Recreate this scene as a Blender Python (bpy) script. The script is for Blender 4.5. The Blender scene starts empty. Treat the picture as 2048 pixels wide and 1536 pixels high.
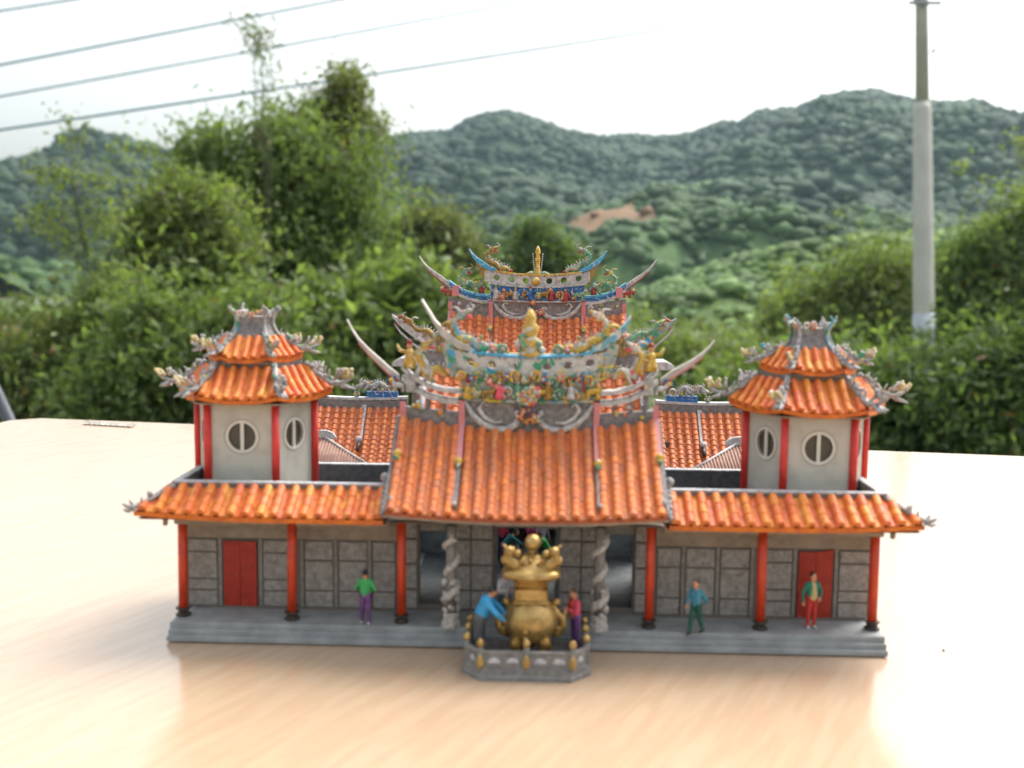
import bpy, bmesh, math, random
import numpy as np
from mathutils import Vector, Matrix

random.seed(7)
RNG = np.random.default_rng(11)
scene = bpy.context.scene
COL = scene.collection
S = 0.01            # the temple model is measured in centimetres, the world in metres

# ------------------------------------------------------------------ camera
CAM_POS = np.array([0.0021098, -0.2037433, 0.0766448])
F_PX, IMG_W, IMG_H = 2100.0, 2048.0, 1536.0
_y, _p, _r = (math.radians(a) for a in (-1.46129, 6.4, 0.7))
FW = np.array([math.sin(_y) * math.cos(_p), math.cos(_y) * math.cos(_p), -math.sin(_p)])
_rt = np.array([math.cos(_y), -math.sin(_y), 0.0])
_up = np.cross(_rt, FW)
RT = _rt * math.cos(_r) + _up * math.sin(_r)
UP = _up * math.cos(_r) - _rt * math.sin(_r)
cam_data = bpy.data.cameras.new("camera")
cam = bpy.data.objects.new("camera", cam_data)
COL.objects.link(cam)
cam.matrix_world = Matrix(((RT[0], UP[0], -FW[0], CAM_POS[0]), (RT[1], UP[1], -FW[1], CAM_POS[1]),
                           (RT[2], UP[2], -FW[2], CAM_POS[2]), (0, 0, 0, 1)))
cam_data.sensor_width = 36.0
cam_data.lens = 36.0 * F_PX / IMG_W
cam_data.clip_start = 0.01
cam_data.clip_end = 20000.0
cam_data.dof.use_dof = True
cam_data.dof.focus_distance = 0.335
cam_data.dof.aperture_fstop = 22.0
scene.camera = cam

# ------------------------------------------------------------------ sky, sun, exposure
SUN_ELEV, SUN_AZ = 54.0, 42.0      # azimuth from +Y towards +X: high, behind the temple and to the right
world = bpy.data.worlds.new("World")
scene.world = world
world.use_nodes = True
wn = world.node_tree.nodes
wl = world.node_tree.links
sky = wn.new("ShaderNodeTexSky")
sky.sky_type = 'NISHITA'
sky.sun_disc = False
sky.sun_elevation = math.radians(SUN_ELEV)
sky.sun_rotation = math.radians(SUN_AZ)
sky.air_density = 1.6
sky.dust_density = 6.0
sky.ozone_density = 1.0
hs = wn.new("ShaderNodeHueSaturation")
hs.inputs["Saturation"].default_value = 0.3      # thin white overcast
wl.new(sky.outputs[0], hs.inputs["Color"])
wl.new(hs.outputs[0], wn["Background"].inputs["Color"])
wn["Background"].inputs["Strength"].default_value = 0.15
sun_data = bpy.data.lights.new("sun", 'SUN')
sun_data.energy = 1.4
sun_data.angle = math.radians(32.0)
sun_data.color = (1.0, 0.95, 0.88)
sun = bpy.data.objects.new("sun", sun_data)
COL.objects.link(sun)
_se, _sa = math.radians(SUN_ELEV), math.radians(SUN_AZ)
_sd = Vector((math.sin(_sa) * math.cos(_se), math.cos(_sa) * math.cos(_se), math.sin(_se)))
sun.rotation_euler = _sd.to_track_quat('Z', 'Y').to_euler()
scene.view_settings.view_transform = 'Standard'
scene.view_settings.look = 'None'
scene.view_settings.gamma = 1.0
scene.view_settings.exposure = 1.1
scene.render.engine = 'CYCLES'
scene.cycles.max_bounces = 6
scene.cycles.diffuse_bounces = 3
scene.cycles.glossy_bounces = 2
scene.cycles.transmission_bounces = 3
scene.cycles.volume_bounces = 0
scene.cycles.transparent_max_bounces = 6
scene.cycles.use_denoising = True
scene.cycles.use_adaptive_sampling = True
scene.cycles.adaptive_threshold = 0.03


def wp(px, py, dist):
    """world point seen at photo pixel (px, py) at a forward distance in metres"""
    r = FW + RT * (px - IMG_W / 2) / F_PX - UP * (py - IMG_H / 2) / F_PX
    return CAM_POS + r * dist


# ------------------------------------------------------------------ materials
MATS = {}


def mat(name, col, rough=0.6, col2=None, nscale=400.0, ndetail=4.0, lo=0.35, hi=0.65, bump=0.0, bscale=None,
        metallic=0.0, spec=0.5, objrand=None, patches=(), coat=0.0, bdist=0.0003, streaks=()):
    """principled material: base colour, a noise mottle towards col2, optional per-object tints, painted patches and fine relief"""
    m = bpy.data.materials.new(name)
    m.use_nodes = True
    nt = m.node_tree
    n, l = nt.nodes, nt.links
    b = n["Principled BSDF"]
    b.inputs["Roughness"].default_value = rough
    b.inputs["Metallic"].default_value = metallic
    b.inputs["Specular IOR Level"].default_value = spec
    if coat:
        b.inputs["Coat Weight"].default_value = coat
        b.inputs["Coat Roughness"].default_value = 0.2
    geo = n.new("ShaderNodeNewGeometry")
    rgb = n.new("ShaderNodeRGB")
    rgb.outputs[0].default_value = (*col, 1)
    cur = rgb.outputs[0]
    if objrand:
        oi = n.new("ShaderNodeObjectInfo")
        ramp = n.new("ShaderNodeValToRGB")
        els = ramp.color_ramp.elements
        while len(els) < len(objrand):
            els.new(0.5)
        for i, c in enumerate(objrand):
            els[i].position = i / (len(objrand) - 1)
            els[i].color = (*c, 1)
        l.new(oi.outputs["Random"], ramp.inputs[0])
        cur = ramp.outputs[0]

    def noise(scale, detail, off=0.0):
        t = n.new("ShaderNodeTexNoise")
        t.inputs["Scale"].default_value = scale
        t.inputs["Detail"].default_value = detail
        if off:
            a = n.new("ShaderNodeVectorMath")
            a.operation = 'ADD'
            a.inputs[1].default_value = (off, off * 1.7, -off * 0.6)
            l.new(geo.outputs["Position"], a.inputs[0])
            l.new(a.outputs[0], t.inputs["Vector"])
        else:
            l.new(geo.outputs["Position"], t.inputs["Vector"])
        return t

    def over(fac, c):
        nonlocal cur
        mx = n.new("ShaderNodeMix")
        mx.data_type = 'RGBA'
        l.new(fac, mx.inputs["Factor"])
        l.new(cur, mx.inputs[6])
        mx.inputs[7].default_value = (*c, 1)
        cur = mx.outputs[2]

    if col2:
        t = noise(nscale, ndetail)
        mr = n.new("ShaderNodeMapRange")
        mr.inputs["From Min"].default_value = lo
        mr.inputs["From Max"].default_value = hi
        l.new(t.outputs[0], mr.inputs[0])
        over(mr.outputs[0], col2)
    for i, (pc, sc, th) in enumerate(patches):
        t = noise(sc, 2.0, 0.37 * (i + 1))
        mr = n.new("ShaderNodeMapRange")
        mr.inputs["From Min"].default_value = th
        mr.inputs["From Max"].default_value = th + 0.02
        l.new(t.outputs[0], mr.inputs[0])
        over(mr.outputs[0], pc)
    for i, (pc, sx, sy, lo_, hi_) in enumerate(streaks):
        t = noise(1.0, 3.0)
        a = n.new("ShaderNodeVectorMath")
        a.operation = 'MULTIPLY_ADD'
        a.inputs[1].default_value = (sx, sy, sy)
        a.inputs[2].default_value = (7.3 * i, 3.1 * i, 1.7 * i)
        l.new(geo.outputs["Position"], a.inputs[0])
        l.new(a.outputs[0], t.inputs["Vector"])
        mr = n.new("ShaderNodeMapRange")
        mr.inputs["From Min"].default_value = lo_
        mr.inputs["From Max"].default_value = hi_
        l.new(t.outputs[0], mr.inputs[0])
        over(mr.outputs[0], pc)
    l.new(cur, b.inputs["Base Color"])
    if bump:
        t = noise(bscale or nscale, 5.0, 0.11)
        bp = n.new("ShaderNodeBump")
        bp.inputs["Strength"].default_value = bump
        bp.inputs["Distance"].default_value = bdist
        l.new(t.outputs[0], bp.inputs["Height"])
        l.new(bp.outputs[0], b.inputs["Normal"])
    MATS[name] = m
    return m


OR = [(0.64, 0.13, 0.025), (0.72, 0.2, 0.025), (0.66, 0.14, 0.055), (0.74, 0.26, 0.03), (0.62, 0.13, 0.04)]
mat("tile_bright", (0.7, 0.15, 0.03), 0.55, streaks=(((0.78, 0.34, 0.06), 500, 150, 0.58, 0.7),), col2=(0.36, 0.06, 0.02), nscale=900, ndetail=5, lo=0.5, hi=0.85, bump=0.4, bscale=2500, objrand=OR, bdist=0.00008)
mat("tile_orange", (0.66, 0.15, 0.04), 0.65, (0.42, 0.12, 0.06), 700, 5, 0.45, 0.85, streaks=(((0.36, 0.13, 0.06), 520, 70, 0.5, 0.72), ((0.78, 0.36, 0.12), 700, 90, 0.62, 0.75)), bump=0.4, bscale=2500, bdist=0.00008,
    objrand=[(0.62, 0.16, 0.035), (0.68, 0.2, 0.035), (0.56, 0.15, 0.05), (0.66, 0.17, 0.035), (0.46, 0.16, 0.07)])
mat("tile_clay", (0.6, 0.15, 0.06), 0.6, (0.36, 0.10, 0.06), 900, 5, 0.4, 0.85, bump=0.4, bscale=3000, bdist=0.00008,
    objrand=[(0.66, 0.19, 0.05), (0.70, 0.22, 0.055), (0.60, 0.18, 0.06), (0.65, 0.18, 0.045), (0.52, 0.17, 0.08)])
mat("tile_deck", (0.42, 0.09, 0.02), 0.6, (0.25, 0.05, 0.02), 800)
mat("eave_orange", (0.68, 0.17, 0.01), 0.45, (0.5, 0.1, 0.01), 500)
mat("tile_brown", (0.34, 0.2, 0.14), 0.7, (0.25, 0.13, 0.1), 500, objrand=[(0.36, 0.2, 0.14), (0.3, 0.17, 0.12), (0.33, 0.2, 0.15)])
mat("red_paint", (0.62, 0.06, 0.014), 0.4, (0.5, 0.045, 0.015), 500, 3, bump=0.15, bscale=1500)
mat("red_tower", (0.66, 0.04, 0.03), 0.4, (0.55, 0.03, 0.022), 500, 3)
mat("door_red", (0.40, 0.026, 0.007), 0.55, (0.3, 0.018, 0.007), 700)
mat("black_base", (0.03, 0.022, 0.018), 0.5, (0.06, 0.045, 0.03), 900)
mat("stone_grey", (0.24, 0.235, 0.22), 0.7, (0.16, 0.155, 0.145), 700, 6, bump=0.4, bscale=1800)
mat("slab_grey", (0.33, 0.35, 0.35), 0.6, (0.24, 0.255, 0.255), 260, 8, bump=0.3, bscale=1500)
mat("mortar_grey", (0.27, 0.25, 0.24), 0.75, (0.15, 0.14, 0.14), 900, 5, bump=0.5, bscale=2200)
mat("parapet_grey", (0.22, 0.21, 0.205), 0.7, (0.14, 0.125, 0.115), 600, 5, bump=0.3, bscale=1500)
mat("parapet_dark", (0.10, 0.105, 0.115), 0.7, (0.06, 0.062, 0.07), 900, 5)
mat("cap_white", (0.55, 0.56, 0.57), 0.6, (0.32, 0.32, 0.33), 900, 5)
mat("panel_stone", (0.37, 0.345, 0.31), 0.75, (0.23, 0.21, 0.185), 800, 9, 0.32, 0.72, bump=1.0, bscale=1200, bdist=0.0006)
mat("wall_frame", (0.27, 0.25, 0.225), 0.75, (0.19, 0.175, 0.155), 900, 6, bump=0.4, bscale=1800)
mat("wall_joint", (0.16, 0.14, 0.12), 0.8)
mat("soffit", (0.34, 0.27, 0.2), 0.8, (0.25, 0.2, 0.15), 500)
mat("floor_shade", (0.11, 0.125, 0.13), 0.6, (0.07, 0.08, 0.085), 500)  # dim indoor shade put into the floor colour
mat("tower_wall", (0.53, 0.51, 0.44), 0.65, (0.42, 0.39, 0.33), 220, 6, 0.45, 0.75, bump=0.15, bscale=900)
mat("window_dark", (0.085, 0.07, 0.05), 0.4)
mat("ring_pale", (0.68, 0.66, 0.58), 0.6)
mat("ring_groove", (0.36, 0.32, 0.25), 0.7)
mat("blue_grey", (0.24, 0.29, 0.31), 0.6, (0.15, 0.18, 0.2), 500, 5)
mat("pale_dragon", (0.56, 0.53, 0.48), 0.6, (0.36, 0.33, 0.3), 1200, 4, bump=0.5, bscale=2500)
mat("gold", (0.52, 0.35, 0.13), 0.36, (0.32, 0.2, 0.06), 500, 3, metallic=0.6, bump=0.15, bscale=1800)
mat("gold_dark", (0.36, 0.22, 0.06), 0.42, (0.2, 0.1, 0.02), 700, 3, metallic=0.7)
mat("pink", (0.62, 0.22, 0.22), 0.5, (0.5, 0.2, 0.22), 600)
mat("ridge_white", (0.56, 0.55, 0.53), 0.6, (0.3, 0.29, 0.28), 900, 5, bump=0.4, bscale=2200)
YEL, GRN, BLU, RED_, OCH = (0.62, 0.46, 0.03), (0.05, 0.22, 0.12), (0.04, 0.25, 0.5), (0.5, 0.06, 0.06), (0.42, 0.24, 0.03)
mat("paint_blue", (0.025, 0.18, 0.42), 0.5, (0.02, 0.09, 0.3), 700, 4, patches=((( 0.5, 0.5, 0.5), 1300, 0.62), (GRN, 900, 0.66)))
mat("paint_sky", (0.07, 0.36, 0.55), 0.5, (0.04, 0.25, 0.45), 700, 4, patches=(((0.55, 0.55, 0.52), 1000, 0.62),))
mat("paint_green", (0.07, 0.24, 0.13), 0.5, (0.16, 0.3, 0.2), 800, 4, patches=((YEL, 900, 0.6), ((0.5, 0.5, 0.47), 1200, 0.6)))
mat("tip_cream", (0.66, 0.55, 0.25), 0.5, (0.5, 0.4, 0.2), 700, 4, patches=(((0.62, 0.6, 0.56), 900, 0.56),))
mat("paint_yellow", (0.6, 0.42, 0.05), 0.5, (0.45, 0.25, 0.04), 800, 4, patches=(((0.6, 0.57, 0.5), 1100, 0.62),))
mat("paint_ochre", (0.36, 0.22, 0.04), 0.55, (0.2, 0.12, 0.03), 800, 5, patches=(((0.35, 0.36, 0.2), 900, 0.62),))
mat("paint_red", (0.42, 0.05, 0.04), 0.5, (0.25, 0.03, 0.03), 800, 4)
mat("paint_rose", (0.72, 0.09, 0.14), 0.5)
mat("patch_grey", (0.45, 0.44, 0.42), 0.6, (0.24, 0.23, 0.22), 900, 5,
    patches=((YEL, 520, 0.63), (GRN, 480, 0.63), ((0.04, 0.2, 0.4), 450, 0.68)), bump=0.4, bscale=2000)
mat("patch_green", (0.38, 0.40, 0.36), 0.6, (0.2, 0.24, 0.2), 700, 5,
    patches=((YEL, 560, 0.6), ((0.05, 0.26, 0.15), 480, 0.56), ((0.05, 0.3, 0.5), 420, 0.61), ((0.55, 0.08, 0.08), 620, 0.66), (OCH, 450, 0.65)), bump=0.4, bscale=2000)
mat("patch_warm", (0.58, 0.40, 0.09), 0.6, (0.46, 0.28, 0.05), 700, 5,
    patches=(((0.52, 0.5, 0.46), 520, 0.56), ((0.1, 0.34, 0.22), 480, 0.62)), bump=0.4, bscale=2000)
mat("hip_grey", (0.46, 0.45, 0.44), 0.6, (0.22, 0.215, 0.22), 1000, 5, patches=(((0.6, 0.5, 0.2), 600, 0.7), ((0.14, 0.3, 0.22), 500, 0.7)),
    bump=0.5, bscale=2200)
mat("skin", (0.56, 0.27, 0.15), 0.55)
mat("hair_black", (0.012, 0.012, 0.016), 0.45)
mat("hair_brown", (0.07, 0.035, 0.02), 0.5)
for nm, c in dict(c_green=(0.05, 0.42, 0.11), c_purple=(0.16, 0.06, 0.22), c_blue=(0.04, 0.34, 0.66), c_darkgreen=(0.008, 0.10, 0.07),
                  c_pink=(0.66, 0.07, 0.12), c_cyan=(0.06, 0.28, 0.38), c_teal=(0.02, 0.17, 0.18), c_jade=(0.01, 0.19, 0.13),
                  c_cream=(0.6, 0.46, 0.2), c_redpants=(0.5, 0.03, 0.02), c_white=(0.6, 0.57, 0.56), c_navy=(0.02, 0.03, 0.08),
                  c_shoe=(0.02, 0.02, 0.022), c_whiteshoe=(0.6, 0.58, 0.55), c_greypants=(0.09, 0.1, 0.11), c_orange=(0.5, 0.1, 0.03),
                  c_magenta=(0.45, 0.03, 0.13), c_mauve=(0.18, 0.05, 0.12)).items():
    mat(nm, c, 0.5, tuple(v * 0.75 for v in c), 900, 3)


# ------------------------------------------------------------------ mesh helpers
class MB:
    """collects shapes; build() links them as one mesh object"""

    def __init__(self):
        self.v, self.f, self.m, self.sm = [], [], [], []

    def add(self, verts, faces, m=0, smooth=False):
        o = len(self.v)
        self.v.extend(tuple(map(float, p)) for p in verts)
        for q in faces:
            self.f.append(tuple(i + o for i in q))
            self.m.append(m)
            self.sm.append(smooth)
        return self

    def box(self, x0, x1, y0, y1, z0, z1, m=0):
        v = [(x0, y0, z0), (x1, y0, z0), (x1, y1, z0), (x0, y1, z0), (x0, y0, z1), (x1, y0, z1), (x1, y1, z1), (x0, y1, z1)]
        return self.add(v, [(0, 3, 2, 1), (4, 5, 6, 7), (0, 1, 5, 4), (1, 2, 6, 5), (2, 3, 7, 6), (3, 0, 4, 7)], m)

    def bbox(self, x0, x1, y0, y1, z0, z1, b=0.02, m=0):
        """box with chamfered vertical front edges and top rim"""
        def ring(z, i):
            return [(x0 + i, y0 + i, z), (x1 - i, y0 + i, z), (x1 - i, y1 - i, z), (x0 + i, y1 - i, z)]
        return self.loft([ring(z0, 0), ring(z1 - b, 0), ring(z1, b)], True, m)

    def loft(self, rings, caps=True, m=0, smooth=False, closed=True):
        n = len(rings[0])
        v = [p for r in rings for p in r]
        f = []
        for k in range(len(rings) - 1):
            for i in range(n if closed else n - 1):
                j = (i + 1) % n
                f.append((k * n + i, k * n + j, (k + 1) * n + j, (k + 1) * n + i))
        self.add(v, f, m, smooth)
        if caps:
            o = len(self.v) - len(v)
            self.f.append(tuple(o + i for i in reversed(range(n))))
            self.m.append(m)
            self.sm.append(False)
            self.f.append(tuple(o + (len(rings) - 1) * n + i for i in range(n)))
            self.m.append(m)
            self.sm.append(False)
        return self

    def prism_xz(self, poly, y0, y1, m=0):
        return self.loft([[(x, y0, z) for x, z in poly], [(x, y1, z) for x, z in poly]], True, m)

    def prism_xy(self, poly, z0, z1, m=0):
        return self.loft([[(x, y, z0) for x, y in poly], [(x, y, z1) for x, y in poly]], True, m)

    def ribbon(self, pts, y0, y1, m=0):
        """pts: (x, z_low, z_high) along x, extruded between y0 and y1"""
        rings = [[(x, y0, a), (x, y0, b), (x, y1, b), (x, y1, a)] for x, a, b in pts]
        return self.loft(rings, True, m)

    def tube(self, path, radii, n=8, m=0, smooth=True, caps=True, flat=1.0):
        P = [np.array(p, float) for p in path]
        if not hasattr(radii, '__len__'):
            radii = [radii] * len(P)
        rings = []
        ref = None
        for i, p in enumerate(P):
            t = P[min(i + 1, len(P) - 1)] - P[max(i - 1, 0)]
            t = t / (np.linalg.norm(t) + 1e-12)
            if ref is None:
                ref = np.array([0, 1, 0]) if abs(t[1]) < 0.9 else np.array([1, 0, 0])
            a = np.cross(t, ref)
            a /= np.linalg.norm(a) + 1e-12
            b = np.cross(a, t)
            ref = b
            rings.append([p + radii[i] * (math.cos(2 * math.pi * k / n) * a + flat * math.sin(2 * math.pi * k / n) * b) for k in range(n)])
        return self.loft(rings, caps, m, smooth)

    def lathe(self, prof, c=(0, 0, 0), n=16, m=0, smooth=True, sx=1.0, sy=1.0, rot=0.0):
        rings = [[(c[0] + sx * r * math.cos(2 * math.pi * k / n + rot), c[1] + sy * r * math.sin(2 * math.pi * k / n + rot), c[2] + z)
                  for k in range(n)] for r, z in prof]
        return self.loft(rings, True, m, smooth)

    def ball(self, c, r, m=0, n=10, sz=1.0):
        k = 6
        return self.lathe([(r * math.sin(math.pi * (i + 0.25) / (k + 0.5)), -sz * r * math.cos(math.pi * (i + 0.25) / (k + 0.5)))
                           for i in range(k + 1)], c, n, m)

    def mesh(self, name, mats, s=S):
        me = bpy.data.meshes.new(name)
        me.from_pydata([(x * s, y * s, z * s) for x, y, z in self.v], [], self.f)
        for mm in mats:
            me.materials.append(MATS[mm])
        me.polygons.foreach_set("material_index", self.m)
        me.polygons.foreach_set("use_smooth", self.sm)
        me.update()
        return me

    def build(self, name, mats, parent=None, s=S):
        if isinstance(mats, str):
            mats = [mats]
        me = self.mesh(name, mats, s)
        bm = bmesh.new()
        bm.from_mesh(me)
        bmesh.ops.recalc_face_normals(bm, faces=bm.faces)
        bm.to_mesh(me)
        bm.free()
        return link(name, me, parent)


def link(name, data, parent=None):
    o = bpy.data.objects.new(name, data)
    COL.objects.link(o)
    if parent is not None:
        o.parent = parent
        o.matrix_parent_inverse = PINV.get(parent.name, Matrix())
    return o


PINV = {}


def tag(o, label, cat=None, group=None, kind=None):
    o["label"] = label
    if cat:
        o["category"] = cat
    if group:
        o["group"] = group
    if kind:
        o["kind"] = kind
    return o


def thing(name, label, cat, base=(0, 0, 0), group=None, s=S):
    """an Empty at the thing's base; parts built in scene coordinates are parented to it"""
    o = bpy.data.objects.new(name, None)
    COL.objects.link(o)
    o.empty_display_size = 0.01
    o.location = Vector(base) * s
    PINV[o.name] = Matrix.Translation(-Vector(base) * s)
    return tag(o, label, cat, group)


def structure(o, label=None):
    o["kind"] = "structure"
    if label:
        o["label"] = label
    return o


# ---- implicit surfaces for bodies: tapered capsules and ellipsoids blended, meshed by surface nets
def sdf_mesh(prims, h, k):
    lo = np.full(3, 1e9)
    hi = -lo
    for p in prims:
        if p[0] == 'c':
            pts, r = np.array([p[1], p[2]]), max(p[3], p[4])
        else:
            pts, r = np.array([p[1]]), max(p[2])
        lo = np.minimum(lo, pts.min(0) - r)
        hi = np.maximum(hi, pts.max(0) + r)
    lo -= 3 * h
    hi += 3 * h
    n = np.ceil((hi - lo) / h).astype(int) + 1
    ax = [lo[i] + h * np.arange(n[i]) for i in range(3)]
    X = np.stack(np.meshgrid(*ax, indexing='ij'), -1).reshape(-1, 3)

    def dist(p, Q):
        if p[0] == 'c':
            a, b = np.array(p[1], float), np.array(p[2], float)
            ab = b - a
            t = np.clip(((Q - a) @ ab) / (ab @ ab + 1e-12), 0, 1)
            return np.linalg.norm(Q - a - t[:, None] * ab, axis=1) - (p[3] + (p[4] - p[3]) * t)
        r = np.array(p[2], float)
        q = (Q - np.array(p[1], float)) / r
        return (np.linalg.norm(q, axis=1) - 1) * r.min()
    acc = np.zeros(len(X))
    for p in prims:
        acc += np.exp(np.clip(-dist(p, X) / k, -40, 40))
    D = (-k * np.log(acc + 1e-30)).reshape(n)
    ins = D < 0
    c = [(i, j, l) for i in (0, 1) for j in (0, 1) for l in (0, 1)]
    sl = lambda A, o: A[o[0]:A.shape[0] - 1 + o[0], o[1]:A.shape[1] - 1 + o[1], o[2]:A.shape[2] - 1 + o[2]]
    cnt = sum(sl(ins, o).astype(int) for o in c)
    act = (cnt > 0) & (cnt < 8)
    idx = -np.ones(act.shape, int)
    cells = np.argwhere(act)
    idx[act] = np.arange(len(cells))
    num = np.zeros((len(cells), 3))
    den = np.zeros(len(cells))
    for a in range(8):
        for b in range(a + 1, 8):
            oa, ob_ = np.array(c[a]), np.array(c[b])
            if abs(oa - ob_).sum() != 1:
                continue
            da = D[tuple((cells + oa).T)]
            db = D[tuple((cells + ob_).T)]
            cr = (da < 0) != (db < 0)
            t = np.where(cr, da / np.where(cr, da - db, 1), 0)
            num += np.where(cr[:, None], oa + t[:, None] * (ob_ - oa), 0)
            den += cr
    V = lo + h * (cells + num / den[:, None])
    faces = []
    for d in range(3):
        o = [0, 0, 0]
        o[d] = 1
        A = ins[:ins.shape[0] - o[0], :ins.shape[1] - o[1], :ins.shape[2] - o[2]]
        B = ins[o[0]:, o[1]:, o[2]:]
        e = np.argwhere(A != B)
        u, w = (d + 1) % 3, (d + 2) % 3
        du, dw = np.zeros(3, int), np.zeros(3, int)
        du[u] = 1
        dw[w] = 1
        q = np.stack([idx[tuple((e - du - dw).T)], idx[tuple((e - dw).T)], idx[tuple(e.T)], idx[tuple((e - du).T)]], 1)
        fl = A[tuple(e.T)]
        q[~fl] = q[~fl][:, ::-1]
        faces.append(q)
    Fq = np.concatenate(faces)
    fc = V[Fq].mean(1)
    dd = np.stack([dist(p, fc) - (p[6] if p[0] == 'c' and len(p) > 6 else 0) for p in prims], 1)
    mi = np.array([p[5] if p[0] == 'c' else p[3] for p in prims])[dd.argmin(1)]
    return V, Fq, mi


# ------------------------------------------------------------------ the setting: ground, hills, far woods
def gz(x, y):
    r = math.hypot(x, y)
    return -0.75 - 0.55 * min(1.0, max(0.0, (r - 3.0) / 9.0)) - 2.5 * min(1.0, max(0.0, (r - 13.0) / 60.0))


def attr_material(name, rough=0.7, transl=0.0, trans_tint=(1.2, 1.35, 0.5), spec=0.3, bump=0.0, bscale=1.0, bdist=0.3):
    m = bpy.data.materials.new(name)
    m.use_nodes = True
    n, l = m.node_tree.nodes, m.node_tree.links
    b = n["Principled BSDF"]
    a = n.new("ShaderNodeAttribute")
    a.attribute_name = "col"
    l.new(a.outputs["Color"], b.inputs["Base Color"])
    b.inputs["Roughness"].default_value = rough
    b.inputs["Specular IOR Level"].default_value = spec
    if transl:
        t = n.new("ShaderNodeBsdfTranslucent")
        mu = n.new("ShaderNodeVectorMath")
        mu.operation = 'MULTIPLY'
        mu.inputs[1].default_value = trans_tint
        l.new(a.outputs["Color"], mu.inputs[0])
        l.new(mu.outputs[0], t.inputs["Color"])
        mx = n.new("ShaderNodeMixShader")
        mx.inputs[0].default_value = transl
        l.new(b.outputs[0], mx.inputs[1])
        l.new(t.outputs[0], mx.inputs[2])
        l.new(mx.outputs[0], n["Material Output"].inputs["Surface"])
    if bump:
        g = n.new("ShaderNodeNewGeometry")
        t = n.new("ShaderNodeTexNoise")
        t.inputs["Scale"].default_value = bscale
        t.inputs["Detail"].default_value = 6
        l.new(g.outputs["Position"], t.inputs["Vector"])
        bp = n.new("ShaderNodeBump")
        bp.inputs["Strength"].default_value = bump
        bp.inputs["Distance"].default_value = bdist
        l.new(t.outputs[0], bp.inputs["Height"])
        l.new(bp.outputs[0], b.inputs["Normal"])
    MATS[name] = m
    return m


attr_material("leaf", 0.55, 0.48)
attr_material("crown_far", 0.8, 0.0, bump=0.8, bscale=1.3, bdist=0.6)
attr_material("terrain", 0.9, 0.0, bump=0.5, bscale=0.5, bdist=0.5)
mat("earth", (0.085, 0.095, 0.045), 0.9, (0.06, 0.085, 0.035), 1.5, 8, bump=0.6, bscale=3.0, bdist=0.05)
mat("bark", (0.10, 0.085, 0.06), 0.8, (0.06, 0.05, 0.04), 20, 5)
mat("stem_green", (0.09, 0.12, 0.05), 0.7, (0.07, 0.07, 0.04), 20, 5)
mat("concrete", (0.52, 0.51, 0.47), 0.8, (0.45, 0.44, 0.40), 4, 8, bump=0.2, bscale=30, bdist=0.01)
mat("pole_band", (0.5, 0.53, 0.56), 0.6, (0.34, 0.38, 0.44), 9, 3)
mat("wire_black", (0.06, 0.17, 0.21), 0.5)
mat("steel", (0.3, 0.31, 0.32), 0.5, metallic=0.6)


def np_mesh(name, V, F, mats, col=None, smooth=False):
    """numpy mesh: V (n,3), F (m,k); per-vertex colour attribute"""
    me = bpy.data.meshes.new(name)
    V = np.asarray(V, np.float32)
    F = np.asarray(F, np.int32)
    k = F.shape[1]
    me.vertices.add(len(V))
    me.vertices.foreach_set("co", V.ravel())
    me.loops.add(F.size)
    me.loops.foreach_set("vertex_index", F.ravel())
    me.polygons.add(len(F))
    me.polygons.foreach_set("loop_start", np.arange(0, F.size, k, dtype=np.int32))
    me.update(calc_edges=True)
    if col is not None:
        at = me.color_attributes.new("col", 'FLOAT_COLOR', 'POINT')
        c4 = np.ones((len(V), 4), np.float32)
        c4[:, :3] = col
        at.data.foreach_set("color", c4.ravel())
    for mm in mats:
        me.materials.append(MATS[mm])
    if smooth:
        me.polygons.foreach_set("use_smooth", np.ones(len(F), bool))
    me.validate()
    return me


def build_ground():
    rs = np.concatenate([[0.0], np.geomspace(0.6, 9000, 60)])
    na = 96
    V, F = [], []
    for r in rs:
        for k in range(na):
            a = 2 * math.pi * k / na
            x, y = r * math.sin(a), r * math.cos(a)
            V.append((x, y, gz(x, y) + (0.04 * math.sin(3 * x + y) if r > 1 else 0)))
    for i in range(len(rs) - 1):
        for k in range(na):
            j = (k + 1) % na
            F.append((i * na + k, i * na + j, (i + 1) * na + j, (i + 1) * na + k))
    structure(link("ground", np_mesh("ground", V, F, ["earth"], smooth=True)), "earth and low growth sloping away behind the table")


def vnoise(x, y, seed=0):
    """cheap smooth value noise on arrays"""
    xi, yi = np.floor(x).astype(int), np.floor(y).astype(int)
    fx, fy = x - xi, y - yi
    fx, fy = fx * fx * (3 - 2 * fx), fy * fy * (3 - 2 * fy)
    hsh = lambda a, b: np.modf(np.abs(np.sin(a * 127.1 + b * 311.7 + seed * 17.3) * 43758.5453))[0]
    return (hsh(xi, yi) * (1 - fx) + hsh(xi + 1, yi) * fx) * (1 - fy) + (hsh(xi, yi + 1) * (1 - fx) + hsh(xi + 1, yi + 1) * fx) * fy


def ico(sub):
    bm = bmesh.new()
    bmesh.ops.create_icosphere(bm, subdivisions=sub, radius=1.0)
    V = np.array([v.co[:] for v in bm.verts])
    F = np.array([[v.index for v in f.verts] for f in bm.faces])
    bm.free()
    return V, F


ICOS = {1: ico(1), 2: ico(2)}


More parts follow.
